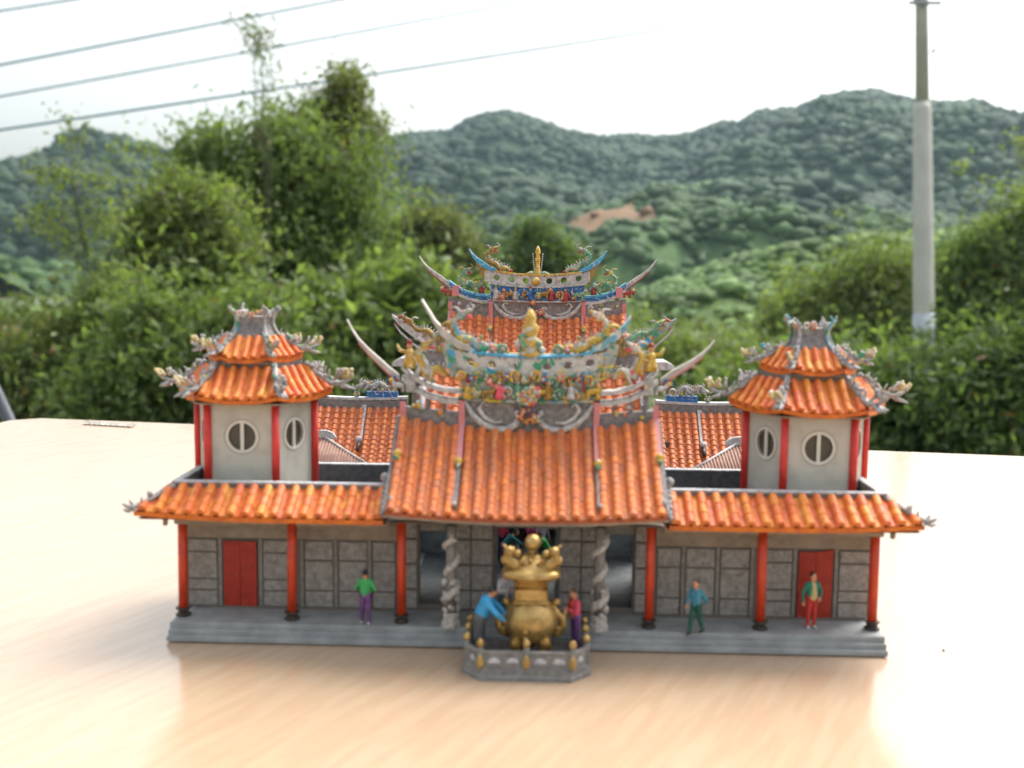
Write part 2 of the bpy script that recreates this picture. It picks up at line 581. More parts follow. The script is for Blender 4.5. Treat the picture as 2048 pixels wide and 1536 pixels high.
def crowns(centres, radii, cols, rng, squash=0.62, sub=2):
    """many lumpy crowns as one vertex/face array"""
    n = len(centres)
    ICO_V, ICO_F = ICOS[sub]
    nv = len(ICO_V)
    V = np.repeat(ICO_V[None], n, 0)
    ph = rng.uniform(0, 6.28, (n, 1, 3))
    bumpy = 1 + 0.22 * np.sin(3.1 * V[..., 0:1] + ph[..., 0:1]) * np.sin(3.7 * V[..., 1:2] + ph[..., 1:2]) + rng.normal(0, 0.16, (n, nv, 1))
    V = V * bumpy * radii[:, None, None]
    V[..., 2] *= squash * rng.uniform(0.8, 1.35, (n, 1))
    V += centres[:, None, :]
    F = (ICO_F[None] + (np.arange(n) * nv)[:, None, None]).reshape(-1, 3)
    C = np.repeat(cols[:, None, :], nv, 1) * rng.uniform(0.75, 1.25, (n, nv, 1))
    return V.reshape(-1, 3), F, C.reshape(-1, 3)


def azimuth(px):
    return np.arctan((np.asarray(px, float) - IMG_W / 2) / F_PX) + _y


def elev_tan(px, py):
    """tangent of elevation of a photo pixel"""
    px, py = np.asarray(px, float), np.asarray(py, float)
    r = FW + RT * ((px - IMG_W / 2) / F_PX)[..., None] - UP * ((py - IMG_H / 2) / F_PX)[..., None]
    return r[..., 2] / np.hypot(r[..., 0], r[..., 1])


def build_hill(name, label, crest, D, back, front, zb, colfun, ncrown, crad, wood_label, seed, rough=0.03, sub=1):
    """a hill: a ridge whose crest stands at distance D, sloping down towards the valley, with its own wood"""
    rng = np.random.default_rng(seed)
    cp = np.array(crest, float)
    az = np.concatenate([np.linspace(-1.75, -0.66, 40)[:-1], np.linspace(-0.66, 0.6, 240), np.linspace(0.6, 1.7, 40)[1:]])
    pxs = np.clip(IMG_W / 2 + F_PX * np.tan(np.clip(az - _y, -1.2, 1.2)), -1300, 3350)
    cy = np.interp(pxs, cp[:, 0], cp[:, 1])
    taper = np.clip((1.72 - np.abs(az)) / 0.5, 0, 1)
    cz = zb + (elev_tan(pxs, cy) * D - zb) * taper - 0.75 * sum(crad) / 2
    ts = np.concatenate([np.linspace(-1, 0, 34), np.linspace(0.1, 1, 8)])

    def height(a, t):
        c = np.interp(a, az, cz)
        r = D + np.where(t < 0, t * front, t * back)
        prof = np.where(t < 0, (1 + t) ** 0.85, 1 - t ** 1.6)
        x, y = r * np.sin(a), r * np.cos(a)
        sc = D * 0.09
        bumps = (vnoise(x / sc, y / sc, seed) - 0.5) * 2 + (vnoise(x / sc * 2.3, y / sc * 2.3, seed + 1) - 0.5)
        z = zb + (c - zb) * prof + bumps * D * rough * np.minimum(1, -np.minimum(t, 0) * 2) * 0.9
        return x, y, z
    A, T = np.meshgrid(az, ts, indexing='ij')
    x, y, z = height(A, T)
    V = np.stack([x, y, z], -1).reshape(-1, 3)
    n1, n2 = A.shape
    i, j = np.meshgrid(np.arange(n1 - 1), np.arange(n2 - 1), indexing='ij')
    q = (i * n2 + j).ravel()
    F = np.stack([q, q + n2, q + n2 + 1, q + 1], 1)
    px_of = lambda a: IMG_W / 2 + F_PX * np.tan(np.clip(a - _y, -1.2, 1.2))
    c = colfun(px_of(A.ravel()), T.ravel(), rng)[0] * 0.9
    structure(link(name, np_mesh(name, V, F, ["terrain"], c, True)), label)
    a = np.where(rng.random(ncrown) < 0.8, azimuth(rng.uniform(-120, 2170, ncrown)), rng.uniform(-1.2, 1.2, ncrown))
    t = -np.abs(1 - rng.power(1.35, ncrown)) * 1.0
    t = np.where(rng.random(ncrown) < 0.12, rng.uniform(-0.03, 0.02, ncrown), t)
    x, y, z = height(a, t)
    cols, keep = colfun(px_of(a), t, rng)
    r = rng.uniform(*crad, ncrown) * np.where((rng.random(ncrown) < 0.15) & (t < -0.1), 1.35, 1)
    m = keep
    V, F, C = crowns(np.stack([x, y, z + r * 0.12], -1)[m], r[m], cols[m], rng, sub=sub)
    w = link("forest", np_mesh("forest", V, F, ["crown_far"], C, False))
    tag(w, wood_label, "forest", kind="stuff")


def col_far(px, t, rng):
    n = len(px)
    k = vnoise(px / 90, t * 9, 3)[:, None]
    c = np.array([0.019, 0.042, 0.021]) * (1 - k) + np.array([0.038, 0.074, 0.03]) * k
    return c * rng.uniform(0.8, 1.2, (n, 1)), np.ones(n, bool)


def col_mid(px, t, rng):
    n = len(px)
    k = vnoise(px / 70, t * 8, 5)[:, None]
    c = np.array([0.034, 0.07, 0.023]) * (1 - k) + np.array([0.078, 0.14, 0.042]) * k
    bare = (np.abs(px - 1050 + 200 * t) < 80 + 50 * vnoise(px / 25, t * 12, 4)) & (t > -0.75) & (t < -0.14 - 0.3 * vnoise(px / 30, px / 50, 9))
    c = np.where(bare[:, None], np.array([0.20, 0.115, 0.055]), c * rng.uniform(0.75, 1.2, (n, 1)))
    return c, ~(bare & (rng.random(n) < 0.96))


def col_near(px, t, rng):
    n = len(px)
    k = vnoise(px / 60, t * 7, 8)[:, None]
    c = np.array([0.075, 0.13, 0.04]) * (1 - k) + np.array([0.135, 0.22, 0.06]) * k
    return c * rng.uniform(0.6, 1.35, (n, 1)), np.ones(n, bool)


FAR = [(-1300, 300), (-600, 340), (-300, 350), (0, 332), (60, 318), (130, 296), (190, 286), (260, 290), (330, 305), (450, 330), (600, 320),
       (700, 285), (760, 274), (830, 264), (900, 260), (930, 238), (960, 225), (1000, 219), (1040, 228), (1080, 243), (1120, 258),
       (1190, 273), (1250, 268), (1300, 271), (1350, 268), (1390, 258), (1430, 240), (1460, 246), (1500, 220), (1540, 218), (1580, 213),
       (1620, 192), (1680, 181), (1730, 179), (1780, 193), (1820, 204), (1880, 204), (1930, 200), (1960, 218), (2048, 243), (2400, 300),
       (3350, 330)]
MID = [(-1300, 470), (0, 560), (300, 560), (600, 480), (700, 440), (800, 425), (900, 445), (1000, 445), (1100, 428), (1200, 405),
       (1300, 388), (1400, 362), (1450, 360), (1500, 378), (1600, 385), (1700, 420), (1800, 445), (2048, 440), (2500, 420), (3350, 460)]
NEAR = [(-1300, 600), (0, 640), (600, 640), (1000, 650), (1200, 610), (1300, 572), (1400, 530), (1500, 500), (1600, 480), (1700, 470),
        (1800, 465), (2048, 440), (2500, 430), (3350, 500)]
build_ground()
build_hill("hills", "hazy dark green mountain ridge along the skyline", FAR, 480, 260, 290, -4, col_far, 17000, (1.3, 3.0),
           "dark hazy woodland covering the mountain ridge on the skyline", 21, 0.022)
build_hill("hills", "middle hill with a bare orange clearing", MID, 250, 90, 130, -4, col_mid, 13000, (0.65, 1.6),
           "green woodland on the middle hill round the bare orange clearing", 22)
build_hill("hills", "light green bushy slope nearest the table", NEAR, 95, 40, 62, -3.6, col_near, 7000, (0.25, 0.62),
           "light green scrub on the nearest slope behind the temple", 23, 0.02, 2)


# ------------------------------------------------------------------ trees and bushes
def leaf_mesh(name, centres, tint, L, Wd, rng, base_cols, droop=0.3, brown=0.02):
    """leaf blades, each two faces folded along the rib; centres (n,3), tint (n,)"""
    n = len(centres)
    d = rng.normal(0, 1, (n, 3))
    d[:, 2] -= droop
    d /= np.linalg.norm(d, axis=1, keepdims=True)
    s = np.cross(d, rng.normal(0, 1, (n, 3)))
    s /= np.linalg.norm(s, axis=1, keepdims=True)
    nm = np.cross(d, s)
    ln = (L * rng.uniform(0.6, 1.3, n))[:, None]
    wd = (Wd * rng.uniform(0.7, 1.3, n))[:, None]
    p0 = centres - d * ln * 0.5
    p1 = centres + d * ln * 0.5
    a = centres + s * wd * 0.5 + nm * wd * 0.2 - d * ln * 0.08
    b = centres - s * wd * 0.5 + nm * wd * 0.2 - d * ln * 0.08
    V = np.stack([p0, a, p1, b], 1).reshape(-1, 3)
    o = np.arange(n)[:, None] * 4
    F = np.concatenate([o + [0, 1, 2], o + [0, 2, 3]], 1).reshape(-1, 3)
    k = rng.random((n, 1))
    c = np.array(base_cols[0]) * (1 - k) + np.array(base_cols[1]) * k
    c = c * tint[:, None] * rng.uniform(0.75, 1.25, (n, 1))
    br = rng.random(n) < brown
    c[br] = np.array([0.24, 0.13, 0.06]) * rng.uniform(0.6, 1.2, (br.sum(), 1))
    return np_mesh(name, V, F, ["leaf"], np.repeat(c, 4, 0))


GREENS = dict(mid_light=((0.12, 0.17, 0.064), (0.20, 0.255, 0.102)), mid=((0.095, 0.14, 0.052), (0.17, 0.225, 0.088)), dark=((0.08, 0.125, 0.052), (0.145, 0.195, 0.08)),
              light=((0.135, 0.175, 0.068), (0.22, 0.262, 0.108)), olive=((0.115, 0.135, 0.058), (0.185, 0.205, 0.092)))


def plant(name, label, cat, px, dist, lobes, ntips, per, L, Wd, green, seed, group=None, trunk_r=0.02, spread=0.09, droop=0.3, brown=0.02,
          base_px=None, top_bare=None):
    """lobes: (px, py, radius_px_x, radius_px_y) of the crown's masses at this distance; leaves gather round twig tips"""
    rng = np.random.default_rng(seed)
    per, L, Wd = int(per * 1.6), L * 0.74, Wd * 0.8
    b = wp(base_px or px, 700, dist)
    base = np.array([b[0], b[1], gz(b[0], b[1]) - 0.05])
    t = thing(name, label, cat, tuple(base), group, 1.0)
    cm = dist / F_PX
    tips = []
    cents = []
    w = np.array([l[2] * l[3] for l in lobes], float)
    for l, k in zip(lobes, np.round(1.25 * ntips * w / w.sum()).astype(int)):
        depth = rng.uniform(-0.15, 0.15) * l[2] * cm
        c = wp(l[0], l[1], dist + depth)
        cents.append((c, l))
        u = rng.normal(0, 1, (max(k, 3), 3))
        u /= np.linalg.norm(u, axis=1, keepdims=True)
        rad = np.minimum(np.abs(rng.normal(0.25, 0.62, (len(u), 1))), 1.75)
        tips.append(c + u * rad * np.array([l[2] * cm, l[2] * cm * 0.75, l[3] * cm]))
    tips = np.concatenate(tips)
    keep = vnoise(tips[:, 0] * 3.5 / max(0.3, dist * 0.12) + 9, tips[:, 2] * 3.5 / max(0.3, dist * 0.12) + tips[:, 1] + 5, seed) > (0.0 if "spire" in name else 0.22)
    tips = tips[keep]
    tips = tips[tips[:, 2] > base[2] + 0.05]
    tt = rng.uniform(0.75, 1.25, len(tips))
    cen = np.repeat(tips, per, 0) + rng.normal(0, spread, (len(tips) * per, 3)) * np.array([1, 1, 0.8])
    link("crown", leaf_mesh("crown", cen, np.repeat(tt, per), L, Wd, rng, GREENS[green], droop, brown), t)
    mb = MB()
    top = max((c for c, l in cents), key=lambda c: c[2])
    n = 9
    path = [base + (top - base) * (i / n) + np.array([math.sin(i * 1.3 + seed) * 0.03, 0, 0]) * (i / n) * dist * 0.15 for i in range(n + 1)]
    mb.tube(path, [trunk_r * (1 - 0.75 * i / n) for i in range(n + 1)], 7)
    for c, l in cents:
        k = min(n - 2, max(1, int(n * (c[2] - base[2]) / max(0.1, top[2] - base[2]) * 0.6)))
        p = path[k]
        mid = (p + c) / 2 + np.array([0, 0, -0.05])
        mb.tube([p, mid, c], [trunk_r * 0.5, trunk_r * 0.35, trunk_r * 0.12], 5)
    for i in rng.choice(len(tips), min(90, len(tips)), replace=False):
        c = min((c for c, l in cents), key=lambda q: np.linalg.norm(q - tips[i]))
        mb.tube([c, (c + tips[i]) / 2 + rng.normal(0, 0.02, 3), tips[i]], [trunk_r * 0.14, trunk_r * 0.1, trunk_r * 0.04], 4)
    mb.build("trunk", "stem_green" if trunk_r < 0.03 else "bark", t, 1.0)
    return t


plant("broadleaf_tree", "large dense dark green tree filling the view behind the left tower", "tree", 600, 9.0,
      [(600, 330, 130, 80), (520, 420, 130, 110), (660, 420, 100, 110), (480, 560, 150, 120), (620, 600, 140, 140), (400, 330, 55, 55),
       (430, 285, 35, 35), (720, 560, 90, 130), (560, 280, 70, 45), (700, 310, 55, 50)],
      1250, 22, 0.12, 0.032, "mid_light", 31, trunk_r=0.06, spread=0.13, brown=0.006)
plant("spire_tree", "leafy spire leaning up from the dark tree into the white sky", "tree", 680, 9.6,
      [(695, 160, 20, 34), (684, 195, 34, 40), (662, 232, 56, 40), (690, 250, 48, 50), (735, 255, 34, 18), (610, 258, 60, 30), (660, 310, 90, 70)],
      560, 11, 0.095, 0.03, "olive", 32, trunk_r=0.03, spread=0.10, brown=0.006)
plant("bamboo", "thin bamboo shoot with sparse leaves rising across the wires", "bamboo", 535, 8.0,
      [(505, 50, 40, 14), (520, 75, 35, 22), (520, 100, 28, 22), (535, 140, 18, 25), (535, 185, 12, 20), (545, 225, 14, 16)],
      70, 4, 0.07, 0.018, "olive", 33, trunk_r=0.008, spread=0.06, base_px=560, brown=0)
plant("sapling", "slender sapling with sparse small leaves near the photo's left edge", "sapling", 200, 6.0,
      [(130, 235, 28, 14), (160, 275, 28, 22), (110, 350, 70, 40), (190, 360, 60, 45), (90, 430, 70, 45), (200, 440, 70, 50), (140, 480, 60, 40),
       (270, 300, 40, 30)],
      95, 6, 0.07, 0.02, "light", 34, trunk_r=0.012, spread=0.06, base_px=225, brown=0.02)
plant("shrub", "bright green shrub between the slender sapling and the large dark tree", "shrub", 330, 7.0,
      [(350, 440, 60, 60), (330, 540, 100, 80), (410, 500, 90, 90), (285, 640, 80, 80), (370, 640, 120, 100), (350, 380, 40, 40), (420, 420, 50, 50), (300, 470, 40, 50)],
      800, 18, 0.105, 0.03, "light", 35, spread=0.10, brown=0.008)
plant("shrub", "low shrub at the photo's left edge behind the bare table corner", "shrub", 70, 6.0,
      [(20, 730, 80, 60), (95, 670, 60, 60), (160, 720, 90, 70), (0, 790, 110, 70), (120, 800, 140, 80), (215, 620, 50, 80), (255, 700, 60, 80), (40, 640, 22, 60)],
      650, 18, 0.085, 0.024, "light", 36, spread=0.09, brown=0.012)
plant("shrub", "leafy shrub directly behind the left tower roof", "shrub", 400, 5.5,
      [(320, 740, 130, 90), (450, 720, 140, 100), (380, 810, 170, 80), (560, 780, 140, 100), (250, 800, 120, 70), (300, 640, 50, 60), (520, 650, 60, 80)],
      850, 18, 0.09, 0.028, "mid_light", 37, spread=0.10, brown=0.01)
plant("shrub", "broad-leaved shrub between the left tower and the long grey roof horns", "shrub", 720, 6.0,
      [(700, 640, 110, 80), (760, 700, 110, 90), (680, 760, 130, 90), (820, 620, 80, 90), (800, 760, 120, 80)],
      620, 17, 0.13, 0.045, "mid_light", 38, spread=0.11, brown=0.005)
plant("round_tree", "small round olive tree standing on the slope left of the highest roof ridge", "tree", 860, 22.0,
      [(855, 450, 70, 38), (820, 470, 45, 35), (905, 480, 50, 40), (860, 510, 80, 40), (930, 540, 70, 50), (800, 540, 70, 50)],
      520, 16, 0.2, 0.075, "olive", 39, trunk_r=0.08, spread=0.2, brown=0.004)
plant("small_tree", "small dark tree beside the bare orange clearing", "tree", 1070, 26.0,
      [(1070, 468, 36, 26), (1095, 500, 50, 35), (1060, 520, 60, 35), (1120, 540, 60, 40)],
      300, 14, 0.22, 0.085, "dark", 40, trunk_r=0.08, spread=0.22, brown=0.004)
plant("shrub", "yellow-green shrub behind the highest roof ridge", "shrub", 980, 12.0,
      [(950, 640, 120, 60), (1060, 650, 120, 55), (1180, 680, 130, 60), (1000, 720, 150, 60), (880, 650, 80, 60)],
      700, 16, 0.12, 0.045, "light", 41, spread=0.16, brown=0.004)
plant("shrub", "pale low shrub in front of the light green slope between temple and right tower", "shrub", 1380, 11.0,
      [(1330, 730, 120, 60), (1420, 740, 120, 60), (1480, 760, 130, 70), (1360, 800, 140, 60), (1280, 760, 90, 60)],
      720, 16, 0.115, 0.04, "light", 42, spread=0.15, brown=0.004)
plant("shrub", "tall dark shrub between the right tower and the utility pole", "shrub", 1660, 16.0,
      [(1510, 690, 50, 40), (1570, 640, 55, 55), (1640, 600, 60, 60), (1715, 560, 70, 75), (1790, 545, 60, 80), (1640, 680, 140, 70), (1800, 660, 120, 90), (1880, 580, 70, 90), (1560, 720, 90, 60), (1850, 690, 140, 80)],
      1000, 18, 0.15, 0.05, "light", 43, spread=0.2, brown=0.006, trunk_r=0.04)
plant("shrub", "big leafy shrub rising to the right of the utility pole", "shrub", 1990, 15.0,
      [(1935, 520, 40, 55), (1990, 500, 50, 60), (2055, 450, 55, 80), (1960, 590, 70, 70), (2040, 590, 110, 90), (1990, 680, 130, 80), (2080, 680, 110, 90)],
      800, 18, 0.16, 0.055, "mid", 44, spread=0.2, brown=0.006, trunk_r=0.04)
plant("shrub", "dark shrub over the bare table edge right of the right tower", "shrub", 1900, 5.0,
      [(1790, 800, 90, 60), (1900, 770, 110, 55), (2010, 740, 120, 80), (1850, 850, 150, 60), (1990, 850, 150, 70)],
      820, 18, 0.085, 0.028, "dark", 45, spread=0.09, brown=0.006)
plant("shrub", "leafy shrub directly behind the right tower roof", "shrub", 1640, 6.0,
      [(1560, 790, 120, 70), (1680, 760, 120, 70), (1640, 830, 150, 80), (1480, 830, 110, 60)],
      640, 17, 0.095, 0.03, "mid", 46, spread=0.10, brown=0.006)
plant("twig_bush", "wispy yellow-green branches hanging in at the photo's right edge", "bush", 2040, 5.0,
      [(1960, 360, 50, 12), (2020, 390, 40, 25), (1930, 330, 40, 6), (1970, 440, 50, 10), (2045, 300, 25, 40)],
      36, 4, 0.055, 0.018, "light", 47, trunk_r=0.005, spread=0.03, base_px=2120, brown=0)


for k_, (px_, d_, g_, lab_) in enumerate(((-260, 7.0, "mid", "shrub just beyond the photo's left edge"), (-620, 9.0, "light", "second shrub beyond the photo's left edge"),
                                         (2330, 7.0, "mid", "shrub just beyond the photo's right edge"), (2700, 9.0, "light", "second shrub beyond the photo's right edge"))):
    plant("shrub", lab_, "shrub", px_, d_, [(px_ - 90, 640, 90, 80), (px_ + 60, 600, 110, 100), (px_, 740, 180, 90), (px_ + 130, 720, 90, 80)], 420, 16, 0.11, 0.034, g_, 60 + k_,
          spread=0.11, brown=0.006)


def dry_grass():
    rng = np.random.default_rng(5)
    V, F, C = [], [], []
    for i in range(900):
        px, d = rng.uniform(-120, 130), rng.uniform(7.0, 8.5)
        b = wp(px, 760, d)
        h = rng.uniform(0.4, 1.15)
        z0 = gz(b[0], b[1])
        z1 = wp(px, rng.uniform(600, 760), d)[2]
        w = 0.006
        dx, dy = rng.normal(0, 0.12, 2)
        o = len(V)
        V += [(b[0] - w, b[1], z0), (b[0] + w, b[1], z0), (b[0] + dx * 0.4 + w, b[1] + dy * 0.4, z0 + (z1 - z0) * 0.6), (b[0] + dx * 0.4 - w, b[1] + dy * 0.4, z0 + (z1 - z0) * 0.6),
              (b[0] + dx, b[1] + dy, z1)]
        F += [(o, o + 1, o + 2), (o, o + 2, o + 3), (o + 3, o + 2, o + 4)]
        c = np.array([0.26, 0.2, 0.1]) * rng.uniform(0.6, 1.1)
        C += [c] * 5
    tag(link("grass", np_mesh("grass", V, F, ["leaf"], np.array(C))), "dry tan grass stalks behind the bare table corner", "grass", kind="stuff")


dry_grass()


# ------------------------------------------------------------------ utility pole and wires
def build_pole():
    d = 13.0
    b = wp(1848, 705, d)
    t0 = wp(1843, 0, d)
    bz = gz(b[0], b[1])
    t = thing("utility_pole", "tall grey concrete utility pole with a pale painted band near its foot", "utility pole", (b[0], b[1], bz - 0.05), None, 1.0)

    def at(z):
        k = (z - b[2]) / (t0[2] - b[2])
        return b + (t0 - b) * k

    zs = wp(1845, 205, d)[2]
    z1, z2 = wp(1848, 690, d)[2], wp(1848, 628, d)[2]
    mb = MB()
    mb.tube([at(bz - 0.05), at(z1), at(zs - 0.1), at(zs)], [0.135, 0.128, 0.108, 0.085], 20)
    mb.build("lower_shaft", "concrete", t, 1.0)
    MB().tube([at(zs), at(4.95)], [0.083, 0.068], 20).build("upper_shaft", "concrete", t, 1.0)
    MB().tube([at(z1), at(z2)], [0.1315, 0.1285], 20).build("painted_band", "pole_band", t, 1.0)
    for z in (3.35, 4.1, 4.62):
        p = at(z)
        MB().box(p[0] - 0.2, p[0] + 0.2, p[1] - 0.13, p[1] - 0.09, z - 0.02, z + 0.02).build("crossarm", "steel", t, 1.0)
        MB().lathe([(0.025, 0), (0.03, 0.03), (0.018, 0.05), (0.03, 0.07), (0.02, 0.1)], (p[0] - 0.12, p[1] - 0.12, z + 0.03), 10).build("insulator", "cap_white", t, 1.0)
    MB().tube([at(2.75) + np.array([0.09, -0.06, 0]), at(2.75) + np.array([0.14, -0.1, 0.05])], 0.02, 6).build("step_bolt", "steel", t, 1.0)
    return at


pole_at = build_pole()


def wire(label, pts, end_z, r, sag):
    """an overhead wire from the pole past the photo's left edge; pts: two photo points (px, py, distance)"""
    a = pole_at(end_z) + np.array([-0.12, -0.12, 0.08])
    q = wp(*pts) + np.array([0, 0, sag * 4 * (1 / 2.2) * (1 - 1 / 2.2)])
    e = a + (q - a) * 2.2
    n = 40
    path = []
    for i in range(n + 1):
        k = i / n
        path.append(a + (e - a) * k - np.array([0, 0, sag * 4 * k * (1 - k)]))
    tag(MB().tube(path, r, 6).build("overhead_wire", "wire_black", None, 1.0), label, "wire", "wires strung from the utility pole")


wire("topmost overhead wire, cutting only the photo's upper left corner", (0, 22, 9.0), 4.9, 0.009, 0.0)
wire("thickest overhead wire, second from the top above the dark tree", (0, 130, 9.0), 4.70, 0.010, 0.08)
wire("overhead wire between the thickest wire and the lowest one", (0, 193, 9.0), 4.18, 0.0085, 0.08)
wire("lowest overhead wire, running to the top of the pole in the photo", (0, 260, 9.0), 3.43, 0.011, 0.08)


# ------------------------------------------------------------------ table
def table_material():
    m = bpy.data.materials.new("laminate")
    m.use_nodes = True
    n, l = m.node_tree.nodes, m.node_tree.links
    b = n["Principled BSDF"]
    tc = n.new("ShaderNodeTexCoord")
    mp = n.new("ShaderNodeMapping")
    mr = n.new("ShaderNodeMapping")
    mr.inputs["Rotation"].default_value = (0, 0, math.radians(-63))
    mp.inputs["Scale"].default_value = (24, 230, 1)
    l.new(tc.outputs["Object"], mr.inputs[0])
    l.new(mr.outputs[0], mp.inputs[0])
    t = n.new("ShaderNodeTexNoise")
    t.inputs["Scale"].default_value = 2.0
    t.inputs["Detail"].default_value = 7
    t.inputs["Distortion"].default_value = 0.6
    l.new(mp.outputs[0], t.inputs[0])
    r = n.new("ShaderNodeValToRGB")
    r.color_ramp.elements[0].position = 0.4
    r.color_ramp.elements[0].color = (0.475, 0.335, 0.22, 1)
    r.color_ramp.elements[1].position = 0.6
    r.color_ramp.elements[1].color = (0.515, 0.375, 0.255, 1)
    l.new(t.outputs[0], r.inputs[0])
    t2 = n.new("ShaderNodeTexNoise")
    t2.inputs["Scale"].default_value = 7
    l.new(tc.outputs["Object"], t2.inputs[0])
    mx = n.new("ShaderNodeMix")
    mx.data_type = 'RGBA'
    mx.blend_type = 'MULTIPLY'
    mx.inputs["Factor"].default_value = 0.1
    l.new(r.outputs[0], mx.inputs[6])
    l.new(t2.outputs[1], mx.inputs[7])
    l.new(mx.outputs[2], b.inputs["Base Color"])
    b.inputs["Roughness"].default_value = 0.2
    b.inputs["Specular IOR Level"].default_value = 0.6
    b.inputs["Coat Weight"].default_value = 0.38
    b.inputs["Coat Roughness"].default_value = 0.13
    b.inputs["Coat IOR"].default_value = 1.62
    bp = n.new("ShaderNodeBump")
    bp.inputs["Strength"].default_value = 0.008
    bp.inputs["Distance"].default_value = 0.0003
    l.new(t.outputs[0], bp.inputs["Height"])
    l.new(bp.outputs[0], b.inputs["Normal"])
    MATS["laminate"] = m


table_material()
mat("edge_band", (0.5, 0.36, 0.22), 0.5, (0.4, 0.28, 0.17), 30)
mat("leg_metal", (0.08, 0.085, 0.1), 0.4, metallic=0.4)
mat("film", (0.72, 0.66, 0.58), 0.25, spec=0.6)


def build_table():
    a = math.radians(-7.9)
    ex, ey = np.array([math.cos(a), math.sin(a)]), np.array([-math.sin(a), math.cos(a)])
    c0 = np.array([-25.1, 30.0])                        # far left corner, cm
    t = thing("table", "pale wood laminate table top carrying the temple", "table", (0, 0, -75))

    def pt(u, v):
        q = c0 + ex * u - ey * v
        return (q[0], q[1])
    rd = 1.0
    corner = [pt(rd, 0), pt(120 - rd, 0), pt(120, rd), pt(120, 60 - rd), pt(120 - rd, 60), pt(rd, 60), pt(0, 60 - rd), pt(0, rd)][::-1]
    mb = MB()
    inset = lambda q, d: [(x * (1 - d / 80), y * (1 - d / 80)) for x, y in q]
    mb.loft([[(x, y, -0.15) for x, y in corner], [(x, y, 0) for x, y in inset(corner, 0.1)]], True)
    mb.build("table_top", "laminate", t)
    mb = MB()
    mb.loft([[(x, y, -2.5) for x, y in corner], [(x, y, -0.16) for x, y in corner]], True)
    mb.build("edge_band", "edge_band", t)
    for u, v in ((5, 5), (115, 5), (5, 55), (115, 55)):
        x, y = pt(u, v)
        MB().tube([(x, y, -75), (x, y, -2.4)], 1.6, 14).build("leg", "leg_metal", t)
    mb = MB()
    p, q = pt(39.5, 14.6), pt(75, 15.2)
    mb.add([(p[0], p[1], 0.008), (q[0], q[1], 0.008), (q[0], q[1] + 0.09, 0.008), (p[0], p[1] + 0.09, 0.008)], [(0, 1, 2, 3)])
    mb.build("scratch", "film", t)
    return t


build_table()


def small_things():
    mb = MB()
    rng = np.random.default_rng(3)
    n = 9
    for k in range(n):
        u = k / n
        x = -21.3 + 2.6 * u
        y = 28.4 - 0.6 * u
        h = 0.03 + 0.09 * abs(math.sin(9 * u)) + (0.16 if k == 0 else 0.0)
        mb.add([(x, y, 0.01), (x + 0.32, y - 0.05, 0.01), (x + 0.34, y - 0.02, h), (x - 0.02, y + 0.05, h * rng.uniform(0.6, 1.3))], [(0, 1, 2, 3)])
        mb.add([(x, y, 0.01), (x + 0.32, y - 0.05, 0.01), (x + 0.3, y - 0.5, 0.05), (x, y - 0.35, 0.07)], [(0, 1, 2, 3)])
    tag(mb.build("plastic_scrap", "film"), "small crumpled scrap of clear film at the table's far edge", "scrap")
    p = CAM_POS
    r = FW + RT * (1887 - 1024) / F_PX - UP * (1302 - 768) / F_PX
    c = p + r * (-p[2] / r[2])
    tag(MB().ball((c[0] * 100, c[1] * 100, 0.02), 0.028, 0, 7, 0.8).build("crumb", "black_base"), "tiny dark crumb on the bare table right of the temple steps", "crumb")
    a, b = wp(-30, 735, 0.95), wp(32, 870, 0.95)
    e = a + (b - a) * ((gz(0, 1) - a[2]) / (b[2] - a[2]))
    tag(MB().tube([a * 100, e * 100], 0.52, 10).build("metal_rod", "leg_metal"), "dark metal rod slanting up behind the table's left corner", "rod")


small_things()

# ------------------------------------------------------------------ temple: shared pieces
TILE_CACHE = {}


def tile_meshes(w, m):
    k = (round(w, 3), m)
    if k not in TILE_CACHE:
        r = w * 0.32
        sharp = 1.0 if m == 'tile_clay' else 0.45
        n = 6
        mb = MB()
        rings = []
        for y, rr, lift in ((0, r * (1 + 0.06 * sharp), 0.03 + 0.012 * sharp), (0.9, r * (1 - 0.02 * sharp), 0.03), (1.08, r * (1 - 0.12 * sharp), 0.025)):
            rings.append([(rr * math.cos(math.pi * i / n), y, lift * w / 0.28 + rr * 1.12 * math.sin(math.pi * i / n)) for i in range(n + 1)])
        mb.loft(rings, False, 0, True, closed=False)
        mb.add(rings[0], [tuple(range(n + 1))])
        cover = mb.mesh("cover_tile", [m], 1.0)
        for v in cover.vertices:
            v.co.x *= S
            v.co.z *= S
        mb = MB()
        q = w * 0.36
        rings = [[(x * q, y, lift + (x * x) * 0.03 * w / 0.28) for x in (-1, -0.4, 0.4, 1)] for y, lift in ((0, (0.004 + 0.016 * sharp) * w / 0.28), (1.06, 0.002))]
        mb.loft(rings, False, 0, False, closed=False)
        mb.add([rings[0][0], rings[0][1], rings[0][2], rings[0][3], (q, 0, -0.02), (-q, 0, -0.02)], [(0, 1, 2, 3, 4, 5)])
        pan = mb.mesh("pan_tile", [m], 1.0)
        for v in pan.vertices:
            v.co.x *= S
            v.co.z *= S
        TILE_CACHE[k] = (cover, pan)
    return TILE_CACHE[k]


